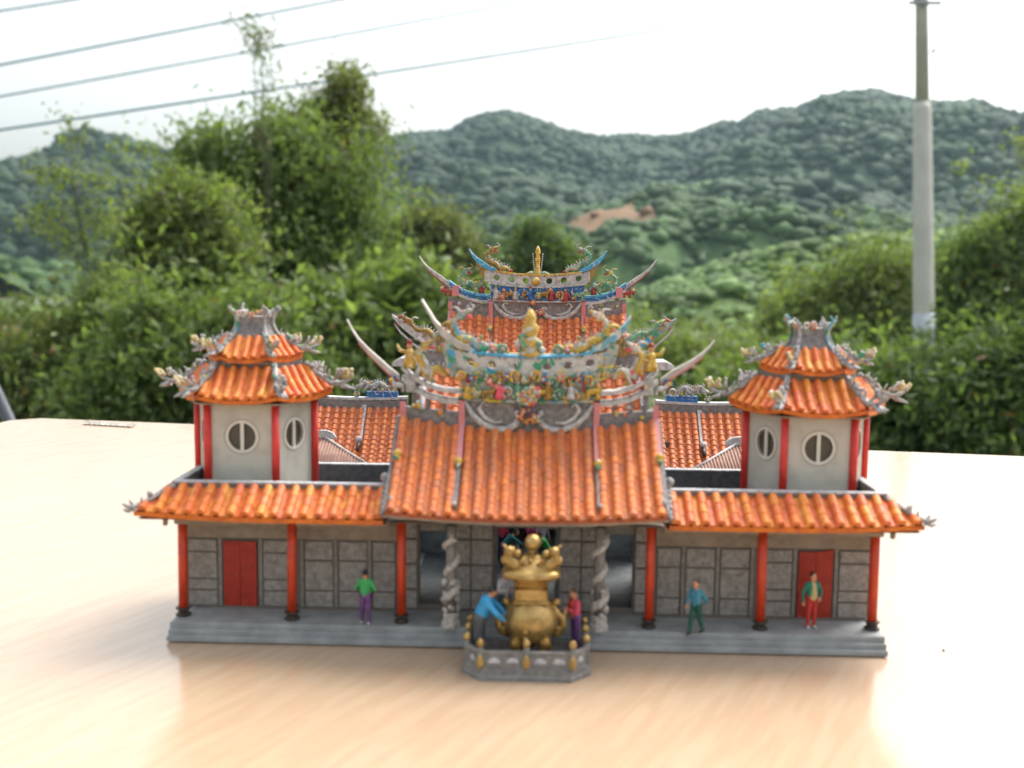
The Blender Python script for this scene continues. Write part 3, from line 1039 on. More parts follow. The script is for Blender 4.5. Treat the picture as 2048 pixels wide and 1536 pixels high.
def tile_field(parent, P, us, w, nseg, m, vmax=None, vmin=0.0, pans=True, stuff=False):
    """cover tiles on each row u and pan tiles between; P(u, v) is the roof surface in cm, v from eave to top"""
    cover, pan = tile_meshes(w, m)
    jobs = [(u, cover) for u in us]
    if pans:
        du = us[1] - us[0]
        jobs += [(u + du / 2, pan) for u in us[:-1]]
    coll = MB()
    for u, me in jobs:
        u += random.uniform(-0.012, 0.012) * w / 0.28
        vm = vmax(u) if vmax else 1.0
        if vm - vmin < 0.12:
            continue
        ns = max(1, round(nseg * (vm - vmin)))
        for s in range(ns):
            v0, v1 = vmin + (vm - vmin) * s / ns, vmin + (vm - vmin) * (s + 1) / ns
            a, b = Vector(P(u, v0)), Vector(P(u, v1))
            e = Vector(P(u + 0.02, v0)) - Vector(P(u - 0.02, v0))
            Y = (b - a)
            ln = Y.length
            Y.normalize()
            X = (e - Y * e.dot(Y)).normalized()
            Z = X.cross(Y)
            if Z.z < 0:
                X, Z = -X, -Z
            j = random.uniform(-0.006, 0.006)
            a = a + X * j + Z * random.uniform(0, 0.006)
            M = Matrix(((X.x, Y.x * ln * S, Z.x, a.x * S), (X.y, Y.y * ln * S, Z.y, a.y * S), (X.z, Y.z * ln * S, Z.z, a.z * S), (0, 0, 0, 1)))
            if stuff:
                coll.add([tuple(M @ v.co) for v in me.vertices], [tuple(p.vertices) for p in me.polygons], 0, me is cover)
            else:
                o = link(me.name, me, parent)
                o.matrix_basis = M
    if stuff:
        o = coll.build("tile_rows", m, parent, 1.0)
        o["kind"] = "stuff"


def deck(name, P, u0, u1, nu, nv, m, parent, thick=0.07, vmax=None):
    mb = MB()
    top, bot = [], []
    for i in range(nu + 1):
        u = u0 + (u1 - u0) * i / nu
        vm = max(0.02, vmax(u)) if vmax else 1.0
        for j in range(nv + 1):
            x, y, z = P(u, vm * j / nv)
            top.append((x, y, z - 0.008))
            bot.append((x, y, z - thick))
    n = len(top)
    f = []
    for i in range(nu):
        for j in range(nv):
            a = i * (nv + 1) + j
            f.append((a, a + nv + 1, a + nv + 2, a + 1))
            f.append((n + a, n + a + 1, n + a + nv + 2, n + a + nv + 1))
    for i in range(nu):
        a = i * (nv + 1)
        f.append((a, n + a, n + a + nv + 1, a + nv + 1))
        a += nv
        f.append((a, a + nv + 1, n + a + nv + 1, n + a))
    for i in (0, nu):
        for j in range(nv):
            a = i * (nv + 1) + j
            f.append((a, a + 1, n + a + 1, n + a))
    mb.add(top + bot, f, 0)
    return mb.build(name, m, parent)


def column(parent, x, y, z0, z1, r=0.09, m="red_paint", lean=(0, 0), base=True):
    h = z0 + (0.17 if base else 0)
    MB().tube([(x, y, h), (x + lean[0], y + lean[1], z1)], [r, r * 0.98], 12).build("column", m, parent)
    if base:
        MB().lathe([(r * 1.6, 0), (r * 1.6, 0.04), (r * 1.1, 0.08), (r * 1.15, 0.12), (r * 1.65, 0.155), (r * 1.55, 0.18)], (x, y, z0), 8,
                   smooth=False, rot=math.pi / 8).build("column_base", "black_base", parent)


FIG = {}


def figurine(parent, kind, c, sc, cols, flip=False):
    """small ridge ornaments: robed figure, flower, beast, curl"""
    k = (kind, cols)
    if k not in FIG:
        mb = MB()
        if kind == "figure":
            mb.lathe([(0.10, 0), (0.085, 0.1), (0.06, 0.17), (0.075, 0.22), (0.03, 0.27)], n=8)
            mb.ball((0, 0, 0.31), 0.045, 1, 8)
            mb.tube([(-0.06, 0, 0.22), (-0.12, -0.03, 0.16), (-0.05, -0.07, 0.15)], [0.028, 0.025, 0.02], 6)
            mb.tube([(0.06, 0, 0.22), (0.14, -0.02, 0.25), (0.17, -0.03, 0.33)], [0.028, 0.024, 0.015], 6)
            mb.lathe([(0.05, 0), (0.02, 0.06)], (0, 0, 0.34), 8, 2)
        elif kind == "flower":
            for i in range(6):
                a = i * math.pi / 3
                mb.ball((0.07 * math.cos(a), -0.01, 0.1 + 0.07 * math.sin(a)), 0.042, 0 if i % 2 else 2, 8)
            mb.ball((0, -0.04, 0.1), 0.045, 1, 8)
        elif kind == "beast":
            mb.tube([(-0.13, 0, 0.13), (0, 0, 0.16), (0.1, 0, 0.17), (0.16, 0, 0.24)], [0.05, 0.07, 0.06, 0.045], 8)
            mb.ball((0.19, -0.01, 0.27), 0.055, 1, 8)
            for x in (-0.1, 0.08):
                mb.tube([(x, -0.03, 0.12), (x + 0.02, -0.03, 0)], [0.03, 0.022], 6)
                mb.tube([(x, 0.04, 0.12), (x - 0.02, 0.04, 0)], [0.03, 0.022], 6)
            mb.tube([(-0.13, 0, 0.14), (-0.2, 0, 0.22), (-0.17, 0, 0.3)], [0.03, 0.03, 0.01], 6, 2)
        else:
            pts = [(0.02 + 0.12 * math.cos(a) * (1 - a / 9), 0, 0.12 + 0.12 * math.sin(a) * (1 - a / 9)) for a in np.linspace(-1.2, 5.0, 14)]
            mb.tube(pts, [0.05 - 0.03 * i / 13 for i in range(14)], 6)
            mb.ball((0.02, -0.02, 0.13), 0.035, 1, 8)
            mb.ball((-0.09, 0, 0.05), 0.04, 2, 8)
        FIG[k] = mb.mesh("figurine", list(cols))
    o = link("figurine", FIG[k], parent)
    o.location = Vector(c) * S
    o.scale = ((-sc if flip else sc), sc, sc)
    return o


def dragon(parent, path, r, body="paint_green", spine="paint_yellow", mouth="paint_red", head_up=0.2, name="dragon", flip=1):
    """sinuous dragon: tapering body, finned back, four legs, horned head with open jaws, flame tail; path in cm from tail to head"""
    P = np.array(path, float)
    s = np.linspace(0, 1, len(P))
    n = 22
    q = np.linspace(0, 1, n)

    def cat(axis):
        out = []
        for t in q:
            x = t * (len(P) - 1)
            i = min(int(x), len(P) - 2)
            f = x - i
            p0, p1, p2, p3 = P[max(i - 1, 0)][axis], P[i][axis], P[i + 1][axis], P[min(i + 2, len(P) - 1)][axis]
            out.append(0.5 * (2 * p1 + (p2 - p0) * f + (2 * p0 - 5 * p1 + 4 * p2 - p3) * f * f + (3 * p1 - 3 * p2 + p3 - p0) * f ** 3))
        return np.array(out)
    C = np.stack([cat(0), cat(1), cat(2)], 1)
    rad = r * (0.35 + 0.75 * np.sin(np.pi * np.clip(q * 0.85 + 0.12, 0, 1)))
    mb = MB()
    mb.tube(C, list(rad), 8)
    for i in range(2, n - 1):
        t = C[i + 1] - C[i - 1]
        nn = np.array([-t[2], 0, t[0]])
        nn /= np.linalg.norm(nn) + 1e-9
        if nn[2] < 0:
            nn = -nn
        tip = C[i] + nn * rad[i] * 2.0
        mb.tube([C[i] + nn * rad[i] * 0.7, tip], [rad[i] * 0.4, rad[i] * 0.08], 5, 1)
    for i in (6, 13):
        for sy in (-1, 1):
            k = C[i] + np.array([0.05 * flip, sy * rad[i] * 1.3, -rad[i] * 1.6])
            mb.tube([C[i], k, k + np.array([0.06 * flip, 0, -rad[i] * 0.8])], [rad[i] * 0.55, rad[i] * 0.4, rad[i] * 0.2], 6)
    for k in (-1, 0, 1):
        e = C[0] + (C[0] - C[2]) * 0.6 + np.array([0.04 * k, 0.01 * k, 0.09 + 0.03 * (k == 0)])
        mb.tube([C[0], (C[0] + e) / 2 + np.array([0, 0, 0.0]), e], [r * 0.45, r * 0.4, r * 0.06], 5, 2)
    h = C[-1]
    d = C[-1] - C[-3]
    d = d / np.linalg.norm(d)
    d = np.array([d[0], 0, d[2] * 0.4])
    d /= np.linalg.norm(d) + 1e-9
    u = np.array([-d[2], 0, d[0]])
    if u[2] < 0:
        u = -u
    mb.ball(h, r * 1.25, 0, 10)
    mb.tube([h, h + d * r * 1.6 + u * r * 0.5, h + d * r * 2.8 + u * r * 0.7], [r * 1.0, r * 0.7, r * 0.4], 7)
    mb.tube([h, h + d * r * 1.5 - u * r * 0.7, h + d * r * 2.3 - u * r * 1.2], [r * 0.7, r * 0.5, r * 0.25], 6, 2)
    for sy in (-1, 1):
        mb.tube([h + u * r * 0.9 + np.array([0, sy * r * 0.5, 0]), h + u * r * 2.2 - d * r * 0.8 + np.array([0, sy * r, 0]), h + u * r * 2.5 - d * r * 2.2 + np.array([0, sy * r, 0])],
                [r * 0.3, r * 0.25, r * 0.05], 5, 1)
        mb.tube([h + d * r * 2.6 + np.array([0, sy * r * 0.3, 0]), h + d * r * 3.4 + u * r * 1.5 + np.array([0, sy * r, 0]), h + d * r * 2.6 + u * r * 2.6 + np.array([0, sy * r * 1.2, 0])],
                [r * 0.16, r * 0.14, r * 0.05], 5, 1)
        mb.ball(h + u * r * 0.8 + d * r * 0.7 + np.array([0, sy * r * 0.7, 0]), r * 0.3, 2, 6)
    return mb.build(name, [body, spine, mouth], parent)


def pierced_band(parent, x0, x1, z0, z1, holes, hr, y0, y1, warp, m):
    """long band with round holes through it, bent by warp(x)"""
    mb = MB()
    n = 16
    edges = [x0] + [(a + b) / 2 for a, b in zip(holes[:-1], holes[1:])] + [x1]
    zm = (z0 + z1) / 2
    for hx, a, b in zip(holes, edges[:-1], edges[1:]):
        a2, b2 = hx - (z1 - z0) / 2, hx + (z1 - z0) / 2
        for l, r in ((a, max(a, a2)), (min(b, b2), b)):
            if r - l > 1e-4:
                k = 3
                for i in range(k):
                    mb.box(l + (r - l) * i / k, l + (r - l) * (i + 1) / k, y0, y1, z0, z1)
        a2, b2 = max(a, a2), min(b, b2)
        inner, outer = [], []
        for i in range(n):
            t = 2 * math.pi * (i + 0.5) / n
            c, s = math.cos(t), math.sin(t)
            inner.append((hx + hr * c, zm + hr * s))
            k = min(((b2 - hx) if c > 0 else (hx - a2)) / abs(c), (z1 - z0) / 2 / abs(s))
            outer.append((hx + k * c, zm + k * s))
        v = [(x, y0, z) for x, z in inner] + [(x, y0, z) for x, z in outer] + [(x, y1, z) for x, z in inner] + [(x, y1, z) for x, z in outer]
        f = []
        for i in range(n):
            j = (i + 1) % n
            f += [(i, j, n + j, n + i), (2 * n + i, 3 * n + i, 3 * n + j, 2 * n + j), (i, 2 * n + i, 2 * n + j, j), (n + i, n + j, 3 * n + j, 3 * n + i)]
        mb.add(v, f)
    mb.v = [(x, y, z + warp(x)) for x, y, z in mb.v]
    return mb.build("pierced_band", m, parent)


PAL = [("paint_yellow", "skin", "paint_red"), ("paint_green", "ridge_white", "paint_yellow"), ("paint_blue", "ridge_white", "paint_red"),
       ("paint_rose", "ridge_white", "paint_yellow"), ("paint_ochre", "skin", "paint_green"), ("paint_red", "paint_yellow", "paint_blue"),
       ("ridge_white", "paint_yellow", "paint_green")]


def hall_ridge(hall, cx, y, zt, P, style, up=1.0, v_pink=0.55, v_end=0.12):
    """swallow-tail roof ridge of one hall standing on the roof top at height zt"""
    rnd = random.Random(style)
    y0, y1 = y - 0.16, y + 0.16
    X = lambda x: cx + x
    Z = lambda z: zt + z * up
    sag = lambda x: 0.28 * (x / 2.75) ** 2
    mb = MB()
    xs = np.linspace(-2.72, 2.72, 23)
    mb.ribbon([(X(x), zt + sag(x) - 0.12, Z(0.62 if abs(x) < 1.45 else (0.30 if style == 1 else 0.42)) + sag(x) * (0.6 if style == 1 else 1.0)) for x in xs], y0 + 0.02, y1 - 0.02)
    ridge = mb.build("ridge", "mortar_grey", hall)
    # scrolls at the foot of the ridge
    for s in (-1, 1):
        mb = MB()
        pts = [(0.2, 0.32), (0.27, 0.16), (0.45, 0.06), (0.7, 0.05), (0.98, 0.15), (1.2, 0.33), (1.36, 0.58)]
        mb.tube([(X(s * a), y0 - 0.02, Z(b)) for a, b in pts], [0.05, 0.07, 0.075, 0.08, 0.075, 0.06, 0.035], 8)
        pts = [(0.55, 0.2), (0.75, 0.18), (0.95, 0.28), (1.06, 0.44), (0.98, 0.55), (0.88, 0.48)]
        mb.tube([(X(s * a), y0 - 0.01, Z(b)) for a, b in pts], [0.02, 0.045, 0.05, 0.045, 0.035, 0.03], 8)
        mb.ball((X(s * 0.24), y0 - 0.03, Z(0.36)), 0.07)
        mb.build("scroll", "ridge_white", ridge)
        mb = MB()
        for i in range(6):
            mb.ball((X(s * 2.05 + rnd.uniform(-0.4, 0.4)), y0 - 0.02, Z(0.2 + rnd.uniform(0, 0.2)) + 0.12), rnd.uniform(0.045, 0.075), i % 3, 7)
        mb.build("relief_scroll", ["paint_yellow", "ridge_white", "paint_green"] if style != 1 else ["paint_yellow", "patch_grey", "paint_orange"], ridge)
    # painted relief panel
    warp = lambda x: 0.16 * (x / 1.6) ** 2
    mb = MB()
    mb.ribbon([(X(x), Z(0.56) + warp(x) * 0.3, Z(1.0) + warp(x) * 0.8) for x in np.linspace(-1.42, 1.42, 13)], y0 - 0.03, y1 + 0.03)
    mb.build("relief_panel", "paint_blue" if style != 1 else "patch_green", ridge)
    mb = MB()
    for zz in (0.55, 0.99):
        mb.ribbon([(X(x), Z(zz) + warp(x) * (0.3 if zz < 0.7 else 0.85), Z(zz + 0.05) + warp(x) * (0.3 if zz < 0.7 else 0.85)) for x in np.linspace(-1.5, 1.5, 13)], y0 - 0.07, y1 + 0.07)
    mb.build("moulding", "ridge_white" if style != 1 else "patch_green", ridge)
    kinds = ["figure", "flower", "beast", "figure", "curl"]
    if style == 1:
        for i in range(16):
            figurine(ridge, ("curl", "flower")[i % 2], (X(-1.4 + 2.8 * i / 15), y0 - 0.1, Z(0.9) + rnd.uniform(-0.05, 0.08)), rnd.uniform(0.7, 1.0), PAL[(0, 2, 1, 3, 4, 5, 0, 1)[i % 8]], i % 3 == 0)
    for i in range(13):
        x = -1.3 + 2.6 * i / 12 + rnd.uniform(-0.05, 0.05)
        figurine(ridge, kinds[i % 5], (X(x), y0 - 0.09, Z(0.60) + rnd.uniform(0, 0.06)), rnd.uniform(0.85, 1.15), PAL[rnd.randrange(7)] if style != 1 else PAL[(0, 1, 4, 3, 6, 1, 3, 0, 4, 1, 6, 4, 0)[i]], rnd.random() < 0.5)
    for i in range(7):
        x = -0.18 + 0.36 * i / 6
        figurine(ridge, "flower", (X(x), y0 - 0.13, Z(0.16) + rnd.uniform(0, 0.35)), rnd.uniform(0.6, 0.95), PAL[(0, 3, 0, 5, 0, 3, 6)[i]])
    if style == 1:
        for k in range(6):
            figurine(ridge, "flower", (X(-0.12 + 0.05 * k), y0 - 0.2, Z(0.52 + 0.07 * (k % 3))), 1.25, PAL[3 if k % 2 else 6])
        for s in (-1, 1):
            mb = MB()
            mb.prism_xz([(X(s * a), Z(b)) for a, b in ((1.5, 1.0), (1.66, 1.02), (1.78, 1.3), (1.86, 1.62), (1.7, 1.68), (1.58, 1.5))], y0 - 0.06, y1 + 0.06)
            mb.build("end_panel", "patch_green", ridge)
            for k in range(5):
                figurine(ridge, ("curl", "flower", "figure")[k % 3], (X(s * (0.55 + 0.24 * k)), y - 0.03, Z(1.4) + warp(0.55 + 0.24 * k)), 0.9, PAL[(1, 3, 6, 0, 2)[k]], s < 0)
    # pierced white band and its coping
    pierced_band(ridge, X(-1.62), X(1.6), Z(1.03), Z(1.36), [X(h) for h in (-1.26, -0.8, -0.36, 0.36, 0.8, 1.26)], 0.095, y0, y1, lambda x: warp(x - cx), "ridge_white" if style != 1 else "band_patch")
    mb = MB()
    cop = [(x, Z(1.36) + warp(x), Z(1.36) + warp(x) + 0.05) for x in np.linspace(-1.3, 1.3, 13)]
    mb.ribbon([(X(x), a, b) for x, a, b in cop], y0 - 0.03, y1 + 0.03)
    mb.build("coping", "paint_yellow" if style != 1 else "paint_sky", ridge)
    for s in (-1, 1):
        mb = MB()
        c = [(1.25, 1.47, 1.55), (1.5, 1.52, 1.66), (1.7, 1.62, 1.80), (1.88, 1.76, 1.92), (2.0, 1.92, 2.02), (2.1, 2.1, 2.16)]
        if style == 1 and s < 0:
            c += [(2.2, 2.22, 2.29), (2.28, 2.36, 2.4)]
        mb.ribbon([(X(s * a), Z(b), Z(e)) for a, b, e in c], y0 - 0.02, y1 + 0.02)
        mb.build("ridge_tip", "paint_sky" if style != 1 else ("horn_grey" if s < 0 else "paint_tip"), ridge)
        mb = MB()
        mb.prism_xz([(X(s * a), Z(b)) for a, b in ((1.4, 1.48), (1.66, 1.6), (1.92, 1.86), (1.86, 1.66), (1.76, 1.5), (1.8, 1.36), (1.7, 1.38), (1.63, 1.2), (1.6, 1.4))], y0 + 0.03, y1 - 0.03)
        mb.build("bracket", "paint_ochre", ridge)
        # flanking ridge in three courses
        core = [(1.45, 0.5), (1.8, 0.52), (2.15, 0.6), (2.45, 0.74), (2.7, 0.92)]
        for lo, hi, mm, dy in ((0.0, 0.09, "ridge_white", 0.02), (0.09, 0.2, "patch_grey" if style == 1 else "paint_blue", 0.0), (0.2, 0.27, "ridge_white" if style == 1 else "paint_sky", 0.03)):
            if style == 1 and lo == 0.09:
                continue
            mb = MB()
            mb.ribbon([(X(s * a), Z(b + lo), Z(b + hi)) for a, b in core], y0 - dy, y1 + dy)
            mb.build("ridge_course", mm, ridge)
        mb = MB()
        for a, b in core[:-1]:
            mb.box(X(s * a) - 0.04, X(s * a) + 0.04, y0 + 0.08, y1 - 0.08, Z(0.25), Z(b + 0.1))
        mb.build("ridge_strut", "mortar_grey", ridge)
        zk = 0 if style != 1 else (0.10 if s < 0 else -0.18)
        horn = [(2.6, 0.88, 0.26), (2.8, 1.05, 0.2), (3.0, 1.2 + zk * 0.2, 0.19), (3.2, 1.36 + zk * 0.4, 0.15), (3.4, 1.55 + zk * 0.6, 0.11), (3.53, 1.72 + zk * 0.8, 0.075), (3.63, 1.9 + zk, 0.03)]
        kx = 1.0 if style != 1 else 1.065
        mb = MB()
        mb.ribbon([(X(s * a * kx), Z(b), Z(b) + t * (0.62 if style == 1 else 0.8)) for a, b, t in horn], y - 0.07, y + 0.07)
        mb.build("horn", "ridge_white" if style != 1 else "horn_grey", ridge)
        mb = MB()
        mb.ribbon([(X(s * a * kx), Z(b) - 0.05, Z(b) - 0.002) for a, b, t in horn[:5]], y - 0.05, y + 0.05)
        mb.build("horn_lining", "paint_red" if style != 1 else "pink", ridge)
        mb = MB()
        mb.box(X(s * 2.5) - 0.1, X(s * 2.5) + 0.1, y0 - 0.05, y1 + 0.05, Z(0.72), Z(1.04))
        mb.build("ridge_block", "pink" if style != 1 else "patch_grey", ridge)
        figurine(ridge, "beast", (X(s * 2.75), y0, Z(0.72)), 0.9, PAL[5 if style != 1 else 6], s < 0)
        figurine(ridge, "flower", (X(s * 2.9), y0 + 0.1, Z(0.82)), 1.1, PAL[5], s < 0)
        # dragons
        if style == 1:
            dragon(ridge, [(X(s * a), y + dy, Z(b)) for a, b, dy in ((1.75, 1.0, 0), (1.95, 1.15, -0.05), (2.15, 1.02, 0.05), (2.3, 1.2, 0), (2.35, 1.42, -0.03), (2.22, 1.55, 0))], 0.085, "patch_warm", "ridge_white", "paint_rose", flip=s)
            figurine(ridge, "figure", (X(s * 2.55), y, Z(1.15)), 1.5, PAL[0], s < 0)
            figurine(ridge, "curl", (X(s * 2.2), y, Z(0.85)), 1.5, PAL[6 if s < 0 else 3], s < 0)
            dragon(ridge, [(X(s * a), y + dy, Z(b)) for a, b, dy in ((0.55, 1.46, 0), (0.8, 1.56, 0.05), (1.05, 1.52, -0.05), (1.3, 1.68, 0.03), (1.5, 1.72, 0), (1.62, 1.98, 0), (1.45, 2.12, 0))], 0.085, "patch_green" if s < 0 else "patch_warm", "ridge_white", "paint_rose" if s < 0 else "paint_orange", flip=s)
            figurine(ridge, "curl", (X(s * 1.8), y - 0.02, Z(1.72)), 1.3, PAL[4 if s < 0 else 0], s > 0)
        else:
            dragon(ridge, [(X(s * a), y + dy, Z(b)) for a, b, dy in ((1.55, 0.92, 0), (1.72, 1.1, -0.05), (1.9, 0.96, 0.05), (2.08, 1.14, 0), (2.28, 1.06, -0.03), (2.4, 1.28, 0), (2.22, 1.46, 0))], 0.078, "paint_green", "paint_yellow", "paint_red", flip=s)
            dragon(ridge, [(X(s * a), y + dy, Z(b)) for a, b, dy in ((0.85, 1.48, 0), (1.0, 1.6, 0.03), (1.15, 1.56, -0.03), (1.3, 1.72, 0.03), (1.45, 1.74, 0), (1.58, 1.98, 0), (1.42, 2.12, 0))], 0.08, "paint_ochre" if s < 0 else "patch_green", "ridge_white", "paint_red", flip=s)
            figurine(ridge, "figure", (X(s * 1.72), y, Z(0.8)), 1.0, PAL[5], s < 0)
    # finial in the middle
    mb = MB()
    if style == 1:
        mb.lathe([(0.22, 0), (0.25, 0.06), (0.15, 0.14), (0.2, 0.24), (0.24, 0.33), (0.12, 0.42), (0.17, 0.52), (0.2, 0.62), (0.1, 0.72), (0.13, 0.82), (0.04, 1.0)], (X(0), y, Z(1.38)), 10, 0)
        for i in range(8):
            a = i * math.pi / 4
            mb.ball((X(0.24 * math.cos(a)), y + 0.15 * math.sin(a), Z(1.5 + 0.12 * (i % 3))), 0.085, 1 + i % 2, 8)
        mb.build("finial", ["patch_warm", "ridge_white", "paint_green"], ridge)
    else:
        mb.lathe([(0.13, 0), (0.15, 0.05), (0.07, 0.1), (0.065, 0.35), (0.075, 0.5), (0.05, 0.62), (0.085, 0.7), (0.06, 0.8), (0.015, 0.9)], (X(0), y, Z(1.38)), 10, 0)
        for i in range(9):
            for s in (-1, 1):
                mb.ball((X(s * (0.1 + 0.006 * i)), y - 0.03, Z(1.5 + 0.065 * i)), 0.022, 1, 6)
        for s in (-1, 1):
            mb.tube([(X(s * 0.05), y - 0.05, Z(1.4)), (X(s * 0.22), y - 0.05, Z(1.46)), (X(s * 0.38), y - 0.05, Z(1.42))], [0.06, 0.045, 0.01], 6, 2)
        mb.ball((X(-0.05), y0 - 0.06, Z(1.2)), 0.13, 0, 10)
        mb.build("finial", ["paint_yellow", "ridge_white", "paint_green"], ridge)
    # descending ridges on the tiles
    for x in (-2.66, -1.42, 1.42, 2.66):
        vs = np.linspace(1.0, v_pink, 6)
        path = [(X(x), y0 - 0.07, Z(0.62 if abs(x) < 2 else 0.55))] + [tuple(np.array(P(X(x), v)) + np.array([0, 0, 0.13])) for v in vs]
        mb = MB()
        rings = [[(px - 0.065, py, pz - 0.16), (px + 0.065, py, pz - 0.16), (px + 0.06, py, pz), (px - 0.06, py, pz)] for px, py, pz in path]
        mb.loft(rings)
        mb.build("descending_ridge", "pink", hall)
        if v_end is not None:
            vs = np.linspace(v_pink - 0.02, v_end, 5)
            path = [tuple(np.array(P(X(x), v)) + np.array([0, 0, 0.11])) for v in vs]
            rings = [[(px - 0.05, py, pz - 0.14), (px + 0.05, py, pz - 0.14), (px + 0.045, py, pz), (px - 0.045, py, pz)] for px, py, pz in path]
            MB().loft(rings).build("lower_ridge", "mortar_grey", hall)
            mb = MB()
            px, py, pz = P(X(x), v_pink)
            mb.ball((px, py - 0.06, pz + 0.16), 0.09, 0, 8)
            mb.ball((px, py - 0.12, pz + 0.09), 0.06, 1, 8)
            px, py, pz = path[-1]
            for i in range(3):
                mb.ball((px, py + 0.03 - 0.02 * i, pz + 0.03 + 0.02 * (i % 2)), 0.045, 2, 7)
            mb.build("ridge_ornament", ["paint_yellow", "paint_green", "hip_grey"], hall)
    return ridge


mat("horn_grey", (0.5, 0.47, 0.42), 0.6, (0.36, 0.33, 0.29), 500)
mat("band_patch", (0.55, 0.53, 0.5), 0.6, (0.4, 0.38, 0.36), 700, 4,
    patches=(((0.05, 0.33, 0.5), 330, 0.60), ((0.05, 0.28, 0.16), 360, 0.62), ((0.6, 0.44, 0.06), 380, 0.63)))
mat("paint_tip", (0.10, 0.34, 0.48), 0.5, (0.2, 0.36, 0.4), 600, 4, patches=(((0.5, 0.5, 0.47), 500, 0.55), (GRN, 450, 0.6)))
mat("paint_orange", (0.62, 0.16, 0.06), 0.5, (0.5, 0.22, 0.06), 700)


def gable_roof(hall, x0, x1, ye, ze, yt, zt, lift_e, lift_t, w, nseg, m, stuff_back=True, curve=0.28):
    """front slope with single tiles, back slope joined; returns the front surface"""
    cx, hw = (x0 + x1) / 2, (x1 - x0) / 2

    def P(u, v):
        k = ((u - cx) / hw) ** 2
        return (u, ye + (yt - ye) * v, ze + (zt - ze) * ((1 - curve) * v + curve * v * v) + k * (lift_e + (lift_t - lift_e) * v))

    def B(u, v):
        x, y, z = P(u, v)
        return (x, 2 * yt + 0.3 - y, z)
    n = int(round((x1 - x0) / w))
    us = [x0 + w * 0.5 + (x1 - x0 - w) * i / (n - 1) for i in range(n)]
    rf = deck("roof", P, x0, x1, 20, 8, "tile_deck", hall)
    bk = deck("back_roof", B, x0, x1, 12, 6, "tile_deck", hall)
    tile_field(rf, P, us, w, nseg, m)
    tile_field(bk, B, us, w, max(3, nseg // 2), m, stuff=True)
    mb = MB()
    mb.ribbon([(u, P(u, 0)[2] - 0.12, P(u, 0)[2] - 0.03) for u in np.linspace(x0, x1, 15)], ye + 0.02, ye + 0.09)
    mb.build("eave_board", "soffit", rf)
    for xx in (x0, x1):
        mb = MB()
        ends = [P(xx, v) for v in np.linspace(0, 1, 7)] + [B(xx, v) for v in np.linspace(1, 0, 7)]
        rings = [[(a - 0.03, b, c - 0.08), (a + 0.03, b, c - 0.08), (a + 0.03, b, c + 0.02), (a - 0.03, b, c + 0.02)] for a, b, c in ends]
        mb.loft(rings)
        mb.build("verge", "mortar_grey", rf)
    return P


# ------------------------------------------------------------------ temple: base, front hall, wings, towers
def steps_base():
    t = thing("temple_base", "long grey stone slab with front steps under the whole temple", "base")
    mb = MB()
    mb.bbox(-7.23, 7.23, 0.17, 15.2, 0.0, 0.37, 0.015)
    mb.build("slab", "slab_grey", t)
    MB().bbox(-7.24, 7.24, 0.085, 0.1699, 0.03, 0.25, 0.012).build("step", "slab_grey", t)
    MB().bbox(-7.25, 7.25, 0.0, 0.0849, 0.03, 0.135, 0.012).build("step", "slab_grey", t)
    return t


steps_base()
ZF = 0.37          # floor level on the slab


